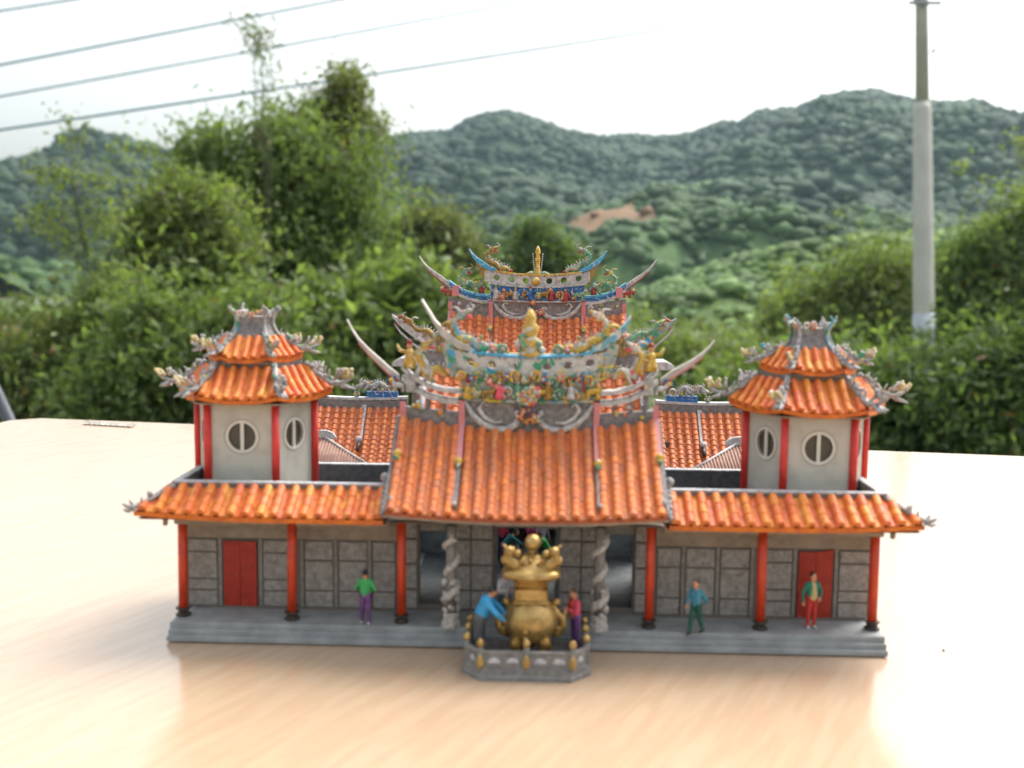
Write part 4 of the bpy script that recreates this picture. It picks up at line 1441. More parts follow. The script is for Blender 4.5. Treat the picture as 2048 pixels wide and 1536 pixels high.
def front_hall():
    t = thing("front_hall", "front temple hall with big orange tiled roof and ornate horned ridge", "temple hall", (0, 1.5, ZF))
    P = gable_roof(t, -2.76, 2.76, -0.5, 2.79, 1.55, 4.17, 0.12, 0.28, 0.276, 13, "tile_orange")
    hall_ridge(t, 0.02, 1.72, 4.17, P, 1, 1.16, 0.58, 0.08)
    # beam and soffit
    mb = MB()
    mb.add([(-2.7, -0.42, 2.68), (2.7, -0.42, 2.68), (2.7, 1.3, 2.42), (-2.7, 1.3, 2.42)], [(0, 1, 2, 3)])
    mb.add([(-2.7, -0.42, 2.71), (2.7, -0.42, 2.71), (2.7, 1.3, 2.45), (-2.7, 1.3, 2.45)], [(3, 2, 1, 0)])
    mb.build("soffit", "soffit", t)
    MB().box(-2.6, 2.6, 0.36, 0.5, 2.47, 2.55).build("beam", "soffit", t)
    for s in (-1, 1):
        # gable end walls
        MB().prism_xy([(s * 2.62, 1.2), (s * 2.7, 1.2), (s * 2.7, 3.6), (s * 2.62, 3.6)], ZF, 3.4).build("side_wall", "wall_frame", t)
        MB().loft([[(s * 2.62, 0.4, 3.4), (s * 2.7, 0.4, 3.4), (s * 2.7, 3.0, 3.4), (s * 2.62, 3.0, 3.4)], [(s * 2.62, 1.55, 4.3), (s * 2.7, 1.55, 4.3), (s * 2.7, 1.85, 4.3), (s * 2.62, 1.85, 4.3)]]).build("gable", "mortar_grey", t)
        column(t, s * 2.53, 0.45, ZF, 2.56, 0.095, lean=(s * 0.0, 0))
        # piers with carved panels
        for a, b in ((0.66, 1.66), (2.25, 2.62)):
            x0, x1 = sorted((s * a, s * b))
            pier = MB().box(x0, x1, 1.2, 1.4, ZF, 2.35).build("pier", "wall_joint", t)
            nz = 4
            zs = [ZF + 0.06, 0.85, 1.4, 1.95, 2.33]
            cuts = [x0 + 0.04, x1 - 0.04] if b - a < 0.5 else [x0 + 0.04, (x0 + x1) / 2, x1 - 0.04]
            for i in range(len(cuts) - 1):
                for j in range(nz):
                    MB().bbox(cuts[i] + 0.015, cuts[i + 1] - 0.015, 1.14, 1.2, zs[j] + 0.025, zs[j + 1] - 0.025, 0.01).build("wall_panel", "panel_stone", pier)
        # dragon column
        cx = s * 1.5
        MB().lathe([(0.2, 0), (0.2, 0.1), (0.16, 0.13), (0.17, 0.26), (0.14, 0.3)], (cx, 0.28, ZF), 8, smooth=False, rot=math.pi / 8).build("column_base", "pale_dragon", t)
        shaft = MB().lathe([(0.105, 0.28), (0.105, 2.1)], (cx, 0.28, ZF), 12).build("column", "wall_frame", t)
        pts, n = [], 44
        for i in range(n):
            k = i / (n - 1)
            a = k * 2 * math.pi * 2.7 + (0.4 if s < 0 else 1.9)
            rr = 0.115 + 0.02 * math.sin(k * 9)
            pts.append((cx + rr * math.cos(a), 0.28 + rr * math.sin(a), ZF + 0.32 + 1.5 * k))
        mb = MB()
        mb.tube(pts, [0.088 - 0.03 * (i / (n - 1)) for i in range(n)], 8)
        rnd = random.Random(5 + s)
        for i in range(26):
            k = rnd.random() ** 1.6
            a = rnd.uniform(0, 6.28)
            mb.ball((cx + 0.14 * math.cos(a), 0.28 + 0.14 * math.sin(a), ZF + 0.3 + 0.75 * k), rnd.uniform(0.04, 0.075), 0, 7)
        h = np.array(pts[-1])
        mb.ball(h, 0.075, 0, 8)
        mb.tube([h, h + np.array([0.1 * -s, -0.08, 0.02])], [0.06, 0.03], 7)
        for q in (-1, 1):
            mb.tube([h + np.array([0, 0, 0.05]), h + np.array([0.05 * q, -0.02, 0.16])], [0.025, 0.008], 5)
        mb.build("dragon", "pale_dragon", shaft)
        # lintel of the side opening, threshold, rear column
        MB().box(min(s * 1.66, s * 2.25), max(s * 1.66, s * 2.25), 1.22, 1.34, 2.1, 2.35).build("lintel", "wall_frame", t)
        MB().box(min(s * 1.66, s * 2.25), max(s * 1.66, s * 2.25), 1.22, 1.34, ZF, ZF + 0.14).build("threshold", "wall_joint", t)
        column(t, s * 1.3, 3.3, ZF, 3.0, 0.09, "wall_frame")
    MB().box(-0.66, 0.66, 1.22, 1.36, 2.2, 2.35).build("lintel", "wall_frame", t)
    MB().box(-0.66, 0.66, 1.22, 1.36, ZF, ZF + 0.08).build("threshold", "wall_joint", t)
    MB().box(-2.62, 2.62, 1.2, 1.4, 2.351, 2.8).build("wall_head", "wall_frame", t)
    for s in (-1, 1):
        # open door leaves folded back inside
        x0, x1 = sorted((s * 0.62, s * 0.66))
        MB().box(x0, x1, 1.42, 2.0, ZF + 0.02, 2.15).build("door_leaf", "blue_grey", t)
    MB().box(-2.6, 2.6, 1.45, 5.69, ZF, ZF + 0.005).build("courtyard_shade", "floor_shade", t)  # thin dark sheet over the slab; its colour paints the courtyard's shade
    return t


front_hall()


def wing(s, label):
    t = thing("side_wing", label, "temple wing", (s * 5, 1.5, ZF), "wings either side of the front hall")
    X = lambda x: s * x
    W2 = lambda a, b: sorted((s * a, s * b))

    # walls
    wall = MB().box(*W2(2.705, 7.2), 1.2, 1.3, ZF, 2.5).build("wall", "wall_joint", t)
    MB().box(*W2(7.08, 7.2), 1.301, 3.9, ZF, 2.72).build("side_wall", "wall_frame", t)
    MB().box(*W2(2.72, 7.079), 3.8, 3.9, ZF, 2.72).build("back_wall", "wall_frame", t)
    MB().box(*W2(2.72, 7.21), 1.12, 1.1999, 1.9, 2.5).build("frieze", "soffit", t)
    # carved stone panels and the frame strips between
    rows4, rows3 = [0.40, 0.745, 0.99, 1.575, 1.86], [0.40, 0.77, 1.43, 1.86]
    for c0, c1, rows in ((6.55, 7.17, rows4), (5.02, 5.57, rows4), (4.08, 4.68, rows3), (3.36, 3.96, rows3), (2.76, 3.24, rows3)):
        for a, b in zip(rows[:-1], rows[1:]):
            x0, x1 = W2(c0 + 0.012, c1 - 0.012)
            MB().bbox(x0, x1, 1.165, 1.2, a + 0.022, b - 0.022, 0.008).build("wall_panel", "panel_stone", wall)
    for xx in (6.48, 5.62, 4.95, 4.74, 4.02, 3.3):
        x0, x1 = W2(xx - 0.035, xx + 0.035)
        MB().box(x0, x1, 1.155, 1.2, ZF + 0.02, 1.88).build("frame_post", "wall_frame", wall)
    MB().box(*W2(2.72, 7.0), 1.1, 1.2, ZF, ZF + 0.05).build("plinth", "wall_joint", wall)
    # door of two leaves
    for i, (a, b) in enumerate(((5.70, 6.04), (6.05, 6.40))):
        x0, x1 = W2(a, b)
        mb = MB()
        top = 1.83 + (0.05 if (s > 0 and i == 1) else 0)
        mb.loft([[(x0, 1.13, ZF + 0.03), (x1, 1.13, ZF + 0.03), (x1, 1.17, ZF + 0.03), (x0, 1.17, ZF + 0.03)],
                 [(x0, 1.13, 1.82), (x1, 1.13, 1.82 if i == 0 else top), (x1, 1.17, 1.82 if i == 0 else top), (x0, 1.17, 1.82)]])
        d = mb.build("door_leaf", "door_red", t)
        MB().ball((s * (5.98 if i == 0 else 6.11), 1.12, 1.12), 0.02, 0, 8).build("ring_handle", "gold_dark", d)
    # columns
    for x in (4.8, 7.1):
        column(t, X(x), 0.5 if x < 6 else 0.62, ZF, 2.5, 0.1, lean=(s * -0.02, 0))
    MB().box(*W2(2.8, 7.2), 0.46, 0.58, 2.34, 2.52).build("beam", "soffit", t)
    # skirt roof: front slope and end slope meeting in a hip
    ye, ze, yt, zt = -0.1, 2.64, 0.66, 3.06
    xi, xe, xo = 2.82, 7.25, 7.78

    def P(u, v):
        k = max(0.0, (abs(u) - 5.2) / 2.6) ** 2
        return (u, ye + (yt - ye) * v, ze + (zt - ze) * (0.85 * v + 0.15 * v * v) + 0.1 * k * (1 - v))
    vm = lambda u: min(1.0, max(0.0, (xo - abs(u)) / (xo - xe)))
    rf = deck("roof", P, X(xi), X(xo), 30, 4, "tile_deck", t, 0.07, vm)
    n = 17
    us = [X(xi + 0.13 + (xo - xi - 0.28) * i / (n - 1)) for i in range(n)]
    tile_field(rf, P, us, 0.29, 3, "tile_bright", vm)

    def Q(u, v):
        k = max(0.0, (0.8 - u) / 0.9) ** 2 if u < 0.8 else 0.0
        return (X(xo - (xo - xe) * v), u, ze + (zt - ze) * (0.85 * v + 0.15 * v * v) + 0.1 * k * (1 - v))
    vq = lambda u: min(1.0, max(0.0, (u - ye) / (yt - ye)), max(0.0, (4.4 - u) / 0.5))
    ef = deck("end_roof", Q, ye, 4.4, 20, 4, "tile_deck", t, 0.07, vq)
    tile_field(ef, Q, [0.05 + 0.29 * i for i in range(15)], 0.29, 3, "tile_bright", vq, stuff=True)
    mb = MB()
    mb.ribbon([(X(x), P(X(x), 0)[2] - 0.1, P(X(x), 0)[2] - 0.008) for x in np.linspace(xi, xo, 16)], ye - 0.015, ye + 0.05)
    mb.build("eave_edge", "eave_orange", rf)
    mb = MB()
    mb.loft([[(X(xo) - 0.03, y, Q(y, 0)[2] - 0.1), (X(xo) + 0.015, y, Q(y, 0)[2] - 0.1), (X(xo) + 0.015, y, Q(y, 0)[2] - 0.008), (X(xo) - 0.03, y, Q(y, 0)[2] - 0.008)] for y in np.linspace(ye, 4.4, 12)])
    mb.build("end_eave_edge", "eave_orange", ef)
    mb = MB()
    mb.add([(X(xi), ye + 0.05, 2.53), (X(xo - 0.02), ye + 0.05, 2.56), (X(7.06), 1.12, 2.4), (X(xi), 1.12, 2.4)], [(0, 1, 2, 3)])
    mb.add([(X(xo - 0.02), ye + 0.05, 2.56), (X(xo - 0.02), 4.3, 2.56), (X(7.06), 3.9, 2.4), (X(7.06), 1.12, 2.4)], [(0, 1, 2, 3)])
    mb.build("soffit", "soffit", t)
    # hip ridge with curled end
    c = np.array([X(xe), yt, zt + 0.05])
    e = np.array([X(xo), ye, ze + 0.16])
    mb = MB()
    pth = [c + (e - c) * k for k in (0, 0.3, 0.6, 0.85)] + [e + np.array([s * 0.06, -0.05, 0.02]), e + np.array([s * 0.14, -0.08, 0.05]), e + np.array([s * 0.2, -0.1, 0.1])]
    mb.tube(pth, [0.06, 0.06, 0.055, 0.05, 0.05, 0.04, 0.028], 7)
    mb.tube([e + np.array([s * 0.02, 0.0, 0.02]), e + np.array([s * 0.1, -0.02, 0.15])], [0.04, 0.02], 5)
    mb.tube([e + np.array([-s * 0.12, 0.1, 0.05]), e + np.array([-s * 0.1, 0.08, 0.2])], [0.04, 0.02], 5)
    mb.tube([e, e + np.array([s * 0.12, -0.06, -0.06]), e + np.array([s * 0.2, -0.08, -0.02])], [0.05, 0.04, 0.02], 6)
    mb.ball(c + (e - c) * 0.62 + np.array([0, 0, 0.09]), 0.06, 0, 7)
    mb.tube([c + (e - c) * 0.62, c + (e - c) * 0.62 + np.array([s * 0.05, 0, 0.16])], [0.04, 0.015], 5)
    mb.build("hip_ridge", "hip_grey", t)
    mb = MB()
    mb.tube([(X(7.25), 0.1, 2.54), (X(7.25), 0.1, 2.46)], [0.05, 0.06], 8)
    mb.ball((X(7.25), 0.1, 2.45), 0.06, 0, 8)
    mb.build("hanging_boss", "soffit", t)
    # flat roof and parapets
    MB().box(*W2(2.72, 7.2), 0.8, 3.79, 2.42, 2.5).build("flat_roof", "parapet_dark", t)
    pf = MB().box(*W2(2.8, 7.27), 0.66, 0.8, 2.42, 3.165).build("parapet", "parapet_grey", t)
    MB().box(*W2(2.8, 7.29), 0.64, 0.81, 3.166, 3.2).build("parapet_cap", "cap_white", pf)
    pf = MB().box(*W2(7.15, 7.27), 0.801, 3.9, 2.5, 3.165).build("parapet", "parapet_grey", t)
    MB().box(*W2(7.14, 7.29), 0.811, 3.9, 3.166, 3.2).build("parapet_cap", "cap_white", pf)
    pf = MB().box(*W2(2.8, 7.14), 3.72, 3.84, 2.501, 3.0).build("parapet", "parapet_dark", t)
    MB().box(*W2(2.8, 7.13), 3.7, 3.86, 3.001, 3.03).build("parapet_cap", "cap_white", pf)
    # end stop beside the big roof
    mb = MB()
    mb.box(*W2(2.82, 2.98), 0.0, 0.9, 2.62, 2.7)
    for i in range(7):
        k = i / 6
        mb.ball((X(2.86), -0.02 + 0.7 * k, 2.74 + 0.5 * k), 0.08 - 0.01 * (i % 2), 0, 7)
    mb.ball((X(2.9), 0.7, 3.34), 0.1, 0, 8)
    mb.build("verge_ornament", "hip_grey", t)
    return t


wing(-1, "low wing with red door and grey panels under the left tower, green-shirted figure before it")
wing(1, "low wing with red door and grey panels under the right tower, two figures before it")


def hexpts(cx, cy, a, b, c, s=1):
    return [np.array(p) for p in ((cx - a, cy - c), (cx + a, cy - c), (cx + b, cy), (cx + a, cy + c), (cx - a, cy + c), (cx - b, cy))]


def hip_dragon(parent, p_top, p_eave, out, sc, tipm):
    """grey hip ridge with scaly bumps, ending in a dragon-like curl that lifts away from the eave"""
    a, b = np.array(p_top), np.array(p_eave)
    up = np.array([0, 0, 1.0])
    mb = MB()
    d = b - a
    e1 = b + out * 0.22 * sc + up * 0.05 * sc
    e2 = b + out * 0.45 * sc + up * 0.22 * sc
    pth = [a + up * 0.1 * sc, a + d * 0.35 + up * 0.05 * sc, a + d * 0.75 + up * 0.08 * sc, b + up * 0.10 * sc, e1 + up * 0.05 * sc, e2]
    mb.tube(pth, [0.055 * sc, 0.06 * sc, 0.065 * sc, 0.065 * sc, 0.055 * sc, 0.03 * sc], 8)
    rnd = random.Random(int(abs(b[0] * 100 + b[1] * 37)))
    side = np.cross(out, up)
    for i in range(11):
        k = 0.25 + 0.85 * i / 10
        p = a + d * k + up * (0.12 + rnd.uniform(0, 0.07)) * sc + out * (0.15 * sc * max(0, k - 0.7)) + side * rnd.uniform(-0.06, 0.06) * sc
        mb.ball(p, rnd.uniform(0.03, 0.068) * sc, rnd.choice((0, 0, 0, 0, 2)), 7)
        if i % 2:
            mb.tube([p, p + up * rnd.uniform(0.1, 0.18) * sc + out * rnd.uniform(-0.05, 0.1) * sc + side * rnd.uniform(-0.06, 0.06) * sc], [0.04 * sc, 0.01 * sc], 5)
    for i in range(6):
        q = e2 - out * 0.07 * i * sc + side * rnd.uniform(-0.1, 0.1) * sc
        v = up * rnd.uniform(0.1, 0.2) * sc + out * rnd.uniform(-0.03, 0.14) * sc + side * rnd.uniform(-0.06, 0.06) * sc
        mb.tube([q, q + v], [0.045 * sc, 0.024 * sc], 6, 1 if i < 4 else 0)
        mb.ball(q + v, rnd.uniform(0.03, 0.05) * sc, 1 if i < 4 else 0, 6)
    for i in range(3):
        mb.tube([e1 + side * 0.05 * (i - 1) * sc, e1 + out * rnd.uniform(0.15, 0.3) * sc - up * rnd.uniform(0.0, 0.1) * sc + side * 0.09 * (i - 1) * sc], [0.06 * sc, 0.015 * sc], 6)
    return mb.build("hip_dragon", ["hip_grey", tipm, "paint_green"], parent)


def hex_roof(tower, name, cx, cy, eave, top, ze, zt, w, nseg, lift):
    """six tiled faces between an eave hexagon and a top hexagon"""
    E, T = hexpts(cx, cy, *eave), hexpts(cx, cy, *top)
    body = MB()
    for k in range(6):
        j = (k + 1) % 6
        e0, e1, t0, t1 = E[k], E[j], T[k], T[j]
        L = np.linalg.norm(e1 - e0)

        def P(u, v, e0=e0, e1=e1, t0=t0, t1=t1, L=L):
            # u runs along the eave in cm, rows keep the face's fall line
            mid_e, mid_t = (e0 + e1) / 2, (t0 + t1) / 2
            ax = (e1 - e0) / L
            p = mid_e + (mid_t - mid_e) * v + ax * (u - L / 2)
            kk = min(1.0, abs(u - L / 2) / (L / 2)) ** 2
            return (p[0], p[1], ze + (zt - ze) * (0.7 * v + 0.3 * v * v) + lift * kk * (1 - v))
        Lt = np.linalg.norm(t1 - t0)
        vm = lambda u, L=L, Lt=Lt: 1.0 if abs(u - L / 2) <= Lt / 2 else max(0.0, (L / 2 - abs(u - L / 2)) / max(1e-3, (L - Lt) / 2))
        rf = deck(name, P, 0, L, 10, 4, "tile_deck", tower, 0.07, vm)
        n = max(2, int(round(L / w)))
        us = [w * 0.5 + (L - w) * i / (n - 1) for i in range(n)]
        tile_field(rf, P, us, L / n, nseg, "tile_bright", vm, stuff=(k in (2, 3, 4)) and False)
        mb = MB()
        ax = (e1 - e0) / L
        nrm = np.array([ax[1], -ax[0]])
        rings = []
        for i in range(9):
            u = L * i / 8
            x, y, z = P(u, 0)
            rings.append([(x + nrm[0] * 0.015, y + nrm[1] * 0.015, z - 0.09), (x + nrm[0] * 0.015, y + nrm[1] * 0.015, z - 0.009), (x - nrm[0] * 0.05, y - nrm[1] * 0.05, z - 0.009), (x - nrm[0] * 0.05, y - nrm[1] * 0.05, z - 0.09)])
        mb.loft(rings)
        mb.build("eave_edge", "eave_orange", rf)
    return E, T


def tower(s, label, cx, dz):
    t = thing("bell_tower", label, "tower", (cx, 2.45, 2.5), "towers on the wing roofs")
    cy = 2.45
    z0, z1 = 2.502, 4.72 + dz
    Wp = hexpts(cx, cy, 0.70, 1.26, 1.12)
    wallo = []
    for k in range(6):
        a, b = Wp[k], Wp[(k + 1) % 6]
        L = np.linalg.norm(b - a)
        ax = (b - a) / L
        nr = np.array([ax[1], -ax[0]])
        zc = 3.98 + dz * 0.5
        r = 0.30
        # wall slab with a round opening
        n = 32
        mb = MB()
        th = 0.08

        def pt(u, z, d):
            q = a + ax * u - nr * d
            return (q[0], q[1], z)
        inner, outer = [], []
        hw = L / 2
        for i in range(n):
            q = 2 * math.pi * (i + 0.5) / n
            c, sn = math.cos(q), math.sin(q)
            inner.append((hw + r * c, zc + r * sn))
            kk = min(hw / abs(c), ((z1 - zc) if sn > 0 else (zc - z0)) / abs(sn))
            outer.append((hw + kk * c, zc + kk * sn))
        # add the exact corners
        v = [pt(u, z, 0) for u, z in inner] + [pt(u, z, 0) for u, z in outer] + [pt(u, z, th) for u, z in inner] + [pt(u, z, th) for u, z in outer]
        f = []
        for i in range(n):
            j = (i + 1) % n
            f += [(i, j, n + j, n + i), (2 * n + i, 3 * n + i, 3 * n + j, 2 * n + j), (i, 2 * n + i, 2 * n + j, j)]
        cor = [pt(0, z0, 0), pt(L, z0, 0), pt(L, z1, 0), pt(0, z1, 0)]
        v += cor
        for ci, (cu, cz) in enumerate(((0, z0), (L, z0), (L, z1), (0, z1))):
            for i in range(n):
                j = (i + 1) % n
                (u0, q0), (u1, q1) = outer[i], outer[j]
                if abs(u0 - u1) > 1e-6 and abs(q0 - q1) > 1e-6 and abs(min((u0, u1), key=lambda w_: abs(w_ - cu)) - cu) < 1e-6 and abs(min((q0, q1), key=lambda w_: abs(w_ - cz)) - cz) < 1e-6:
                    f.append((n + i, n + j, 4 * n + ci))
        mb.add(v, f)
        w = mb.build("wall", "tower_wall", t)
        # round window: dark panes, ring and upright bar
        win = MB()
        win.add([pt(hw + r * 1.02 * math.cos(2 * math.pi * i / 24), zc + r * 1.02 * math.sin(2 * math.pi * i / 24), 0.065) for i in range(24)], [tuple(range(24))])
        wo = win.build("window", "window_dark", w)
        for r0, dd, wd in ((0.318, -0.014, 0.024), (0.375, -0.004, 0.01)):
            mb = MB()
            ring = []
            for i in range(33):
                q = 2 * math.pi * i / 32
                ring.append([pt(hw + (r0 + x) * math.cos(q), zc + (r0 + x) * math.sin(q), d) for x, d in ((-wd, 0.0), (-wd, dd), (wd, dd), (wd, 0.0))])
            mb.loft(ring, False)
            mb.build("window_ring", "ring_pale" if wd > 0.02 else "ring_groove", w)
        mb = MB()
        mb.loft([[pt(hw - 0.036, zc - r, 0.0), pt(hw + 0.036, zc - r, 0.0), pt(hw + 0.036, zc - r, 0.04), pt(hw - 0.036, zc - r, 0.04)],
                 [pt(hw - 0.036, zc + r, 0.0), pt(hw + 0.036, zc + r, 0.0), pt(hw + 0.036, zc + r, 0.04), pt(hw - 0.036, zc + r, 0.04)]])
        mb.build("window_bar", "ring_pale", w)
        column(t, a[0] + (a[0] - cx) * 0.03, a[1] + (a[1] - cy) * 0.03, z0, z1 + 0.05, 0.085, "red_tower", base=False)
    # solid dark core so that no light leaks through
    MB().prism_xy([(p[0] * 0.9 + cx * 0.1, p[1] * 0.9 + cy * 0.1) for p in Wp], z1 - 0.05, z1).build("ceiling", "soffit", t)
    ze = 4.745 + dz
    zt = ze + 0.58
    E, T = hex_roof(t, "lower_roof", cx, cy, (0.86, 1.68, 1.46), (0.62, 1.10, 0.78), ze, zt, 0.235, 3, 0.10)
    MB().prism_xy([(p[0], p[1]) for p in hexpts(cx, cy, 0.84, 1.64, 1.43)], ze - 0.10, ze - 0.07).build("soffit", "soffit", t)
    dr = lambda p: np.array([*(np.array(p) - (cx, cy)) / np.linalg.norm(np.array(p) - (cx, cy)), 0.0])
    for k in range(6):
        hip_dragon(t, (*T[k], zt + 0.02), (*E[k], ze + 0.13), dr(E[k]), 1.0, "tip_cream" if k in (0, 5, 2) else "hip_grey")
    # neck
    MB().prism_xy([(p[0], p[1]) for p in hexpts(cx, cy, 0.6, 1.04, 0.74)], zt - 0.12, zt + 0.22).build("neck", "mortar_grey", t)
    ue = zt + 0.22
    ut = ue + 0.42
    E2, T2 = hex_roof(t, "upper_roof", cx, cy, (0.52, 1.04, 0.88), (0.36, 0.58, 0.44), ue, ut, 0.225, 2, 0.08)
    MB().prism_xy([(p[0], p[1]) for p in hexpts(cx, cy, 0.5, 1.0, 0.85)], ue - 0.1, ue - 0.07).build("soffit", "soffit", t)
    for k in range(6):
        hip_dragon(t, (*T2[k], ut), (*E2[k], ue + 0.1), dr(E2[k]), 0.82, ("tip_cream", "patch_green", "tip_cream")[k % 3])
    # concave crown with upswept corner ridges
    rings = []
    for z, a, b, c in ((ut - 0.1, 0.4, 0.62, 0.48), (ut + 0.1, 0.32, 0.46, 0.36), (ut + 0.28, 0.27, 0.38, 0.29), (ut + 0.46, 0.28, 0.38, 0.29)):
        rings.append([(p[0], p[1], z) for p in hexpts(cx, cy, a, b, c)])
    cr = MB().loft(rings).build("crown", "mortar_grey", t)
    for k in range(6):
        pth = [rings[0][k], rings[1][k], rings[2][k], rings[3][k]]
        o = dr(T2[k])
        top = np.array(rings[3][k])
        sd = np.array([-o[1], o[0], 0])
        up = np.array([0, 0, 1.0])
        pth = [np.array(p) + o * 0.02 for p in pth] + [top + o * 0.1 + up * 0.1, top + o * 0.2 + up * 0.17]
        rnd = random.Random(k + 10 * s)
        mb = MB().tube(pth, [0.06, 0.045, 0.042, 0.05, 0.045, 0.02], 7)
        for q in range(4):
            b0 = top + o * 0.05 * q + up * 0.05 * q
            mb.tube([b0, b0 + up * rnd.uniform(0.06, 0.14) + sd * rnd.uniform(-0.1, 0.1) + o * rnd.uniform(-0.04, 0.08)], [0.035, 0.012], 6)
        mb.build("crown_ridge", ("hip_grey", "paint_tip", "patch_green")[k % 3] if s > 0 else ("patch_green", "hip_grey", "hip_grey")[k % 3], cr)
        mid = (top + np.array(rings[3][(k + 1) % 6])) / 2
        figurine(cr, "flower", tuple(mid - np.array([0, 0, 0.03])), 0.7, PAL[3])
        figurine(cr, "curl", tuple(top * 0.72 + np.array(rings[3][(k + 1) % 6]) * 0.28 - np.array([0, 0, 0.02])), 0.6, PAL[6], k % 2 == 0)
    return t


tower(-1, "white six-sided tower over the wing with the green-shirted figure", -6.02, 0.09)
tower(1, "white six-sided tower over the wing with the green-jacketed figure", 6.05, 0.0)


# ------------------------------------------------------------------ temple: halls behind
def main_hall():
    t = thing("main_hall", "middle temple hall mostly hidden behind the front roof ridge", "temple hall", (0, 7, ZF))
    P = gable_roof(t, -2.85, 2.95, 4.9, 3.25, 6.45, 4.85, 0.1, 0.25, 0.276, 11, "tile_clay")
    y = 6.75
    cx = 0.06
    ridge = MB().ribbon([(cx + x, 4.7 + 0.25 * (x / 2.8) ** 2, 5.2 + 0.3 * (x / 2.8) ** 2) for x in np.linspace(-2.75, 2.75, 15)], y - 0.15, y + 0.15).build("ridge", "mortar_grey", t)
    MB().ribbon([(cx + x, 5.2 + 0.3 * (x / 2.8) ** 2, 5.42 + 0.32 * (x / 2.8) ** 2) for x in np.linspace(-2.5, 2.5, 15)], y - 0.18, y + 0.18).build("ridge_course", "paint_ochre", ridge)
    for i in range(9):
        figurine(ridge, ["figure", "curl", "flower"][i % 3], (cx - 2.2 + 0.55 * i, y - 0.2, 4.95), 1.1, PAL[(6, 0, 1)[i % 3]])
    for s in (-1, 1):
        MB().ribbon([(cx + s * a, b, b + c) for a, b, c in ((2.2, 5.35, 0.4), (2.5, 5.45, 0.42), (2.8, 5.6, 0.38), (3.1, 5.8, 0.3), (3.35, 6.0, 0.22), (3.55, 6.2, 0.12), (3.66, 6.34, 0.05))], y - 0.07, y + 0.07).build("horn", "patch_green" if s > 0 else "ridge_white", ridge)
        MB().ribbon([(cx + s * a, b, b + 0.06) for a, b in ((2.3, 5.2), (2.7, 5.35), (3.1, 5.6), (3.45, 5.92), (3.6, 6.12))], y - 0.1, y - 0.071).build("horn_edge", "cap_white", ridge)
        dragon(ridge, [(cx + s * a, y - 0.05 + dy, b) for a, b, dy in ((2.05, 5.65, 0), (2.3, 5.9, 0.04), (2.5, 5.8, -0.04), (2.75, 5.98, 0.03), (3.0, 6.0, 0), (3.2, 6.2, 0))], 0.075, "paint_green" if s > 0 else "paint_ochre", "ridge_white", "paint_red", flip=s)
        figurine(ridge, "curl", (cx + s * 3.38, y - 0.02, 6.12), 1.0, PAL[5], s < 0)
        figurine(ridge, "beast", (cx + s * 2.1, y - 0.08, 5.5), 1.5, PAL[4], s < 0)
        # white gable peaks beside the ridge
        mb = MB()
        mb.ribbon([(cx + s * a, 5.12, b) for a, b in ((2.95, 5.24), (3.15, 5.32), (3.35, 5.33), (3.55, 5.22))], 5.9, 6.8)
        mb.build("gable_cap", "cap_white", t)
        MB().box(*sorted((s * 2.75, s * 2.83)), 5.2, 8.4, ZF, 4.3).build("side_wall", "blue_grey", t)
        column(t, s * 0.95, 5.15, ZF, 3.2, 0.09, "blue_grey")
        MB().box(*sorted((s * 0.75, s * 2.75)), 5.7, 5.8, ZF, 3.1).build("front_wall", "blue_grey", t)
        w = MB().box(*sorted((s * 1.75, s * 2.25)), 5.66, 5.7, 1.2, 2.1).build("window", "window_dark", t)
        for i in range(4):
            x = s * (1.82 + 0.12 * i)
            MB().box(x - 0.012, x + 0.012, 5.64, 5.66, 1.2, 2.1).build("window_bar", "blue_grey", w)
        MB().tube([(cx + s * 1.4, 4.95, 3.5), (cx + s * 1.4, 6.5, 5.1)], 0.07, 6).build("descending_ridge", "cap_white", t)
        MB().tube([(cx + s * 2.75, 4.95, 3.6), (cx + s * 2.75, 6.5, 5.2)], 0.07, 6).build("descending_ridge", "cap_white", t)
    MB().box(-2.75, 2.75, 8.3, 8.4, ZF, 3.2).build("back_wall", "blue_grey", t)
    MB().box(-0.75, 0.75, 5.72, 5.8, 2.1, 3.1).build("door_head", "door_red", t)
    return t


main_hall()


def rear_hall():
    t = thing("rear_hall", "tallest rear temple hall with orange tiles and blue and white horned ridge", "temple hall", (0.13, 12, ZF))
    P = gable_roof(t, 0.13 - 2.72, 0.13 + 2.72, 10.2, 4.45, 11.85, 6.02, 0.1, 0.2, 0.276, 12, "tile_clay")
    hall_ridge(t, 0.13, 12.0, 6.02, P, 2, 1.0, 0.78, 0.3)
    for s in (-1, 1):
        MB().box(*sorted((0.13 + s * 2.5, 0.13 + s * 2.6)), 10.9, 14.0, ZF, 5.2).build("side_wall", "mortar_grey", t)
        for x in (0.9, 2.4):
            column(t, 0.13 + s * x, 10.5, ZF, 4.5, 0.1)
    MB().box(-2.37, 2.63, 11.0, 11.1, ZF, 5.0).build("front_wall", "wall_frame", t)
    MB().box(-2.37, 2.63, 13.9, 14.0, ZF, 4.8).build("back_wall", "wall_frame", t)
    return t


rear_hall()


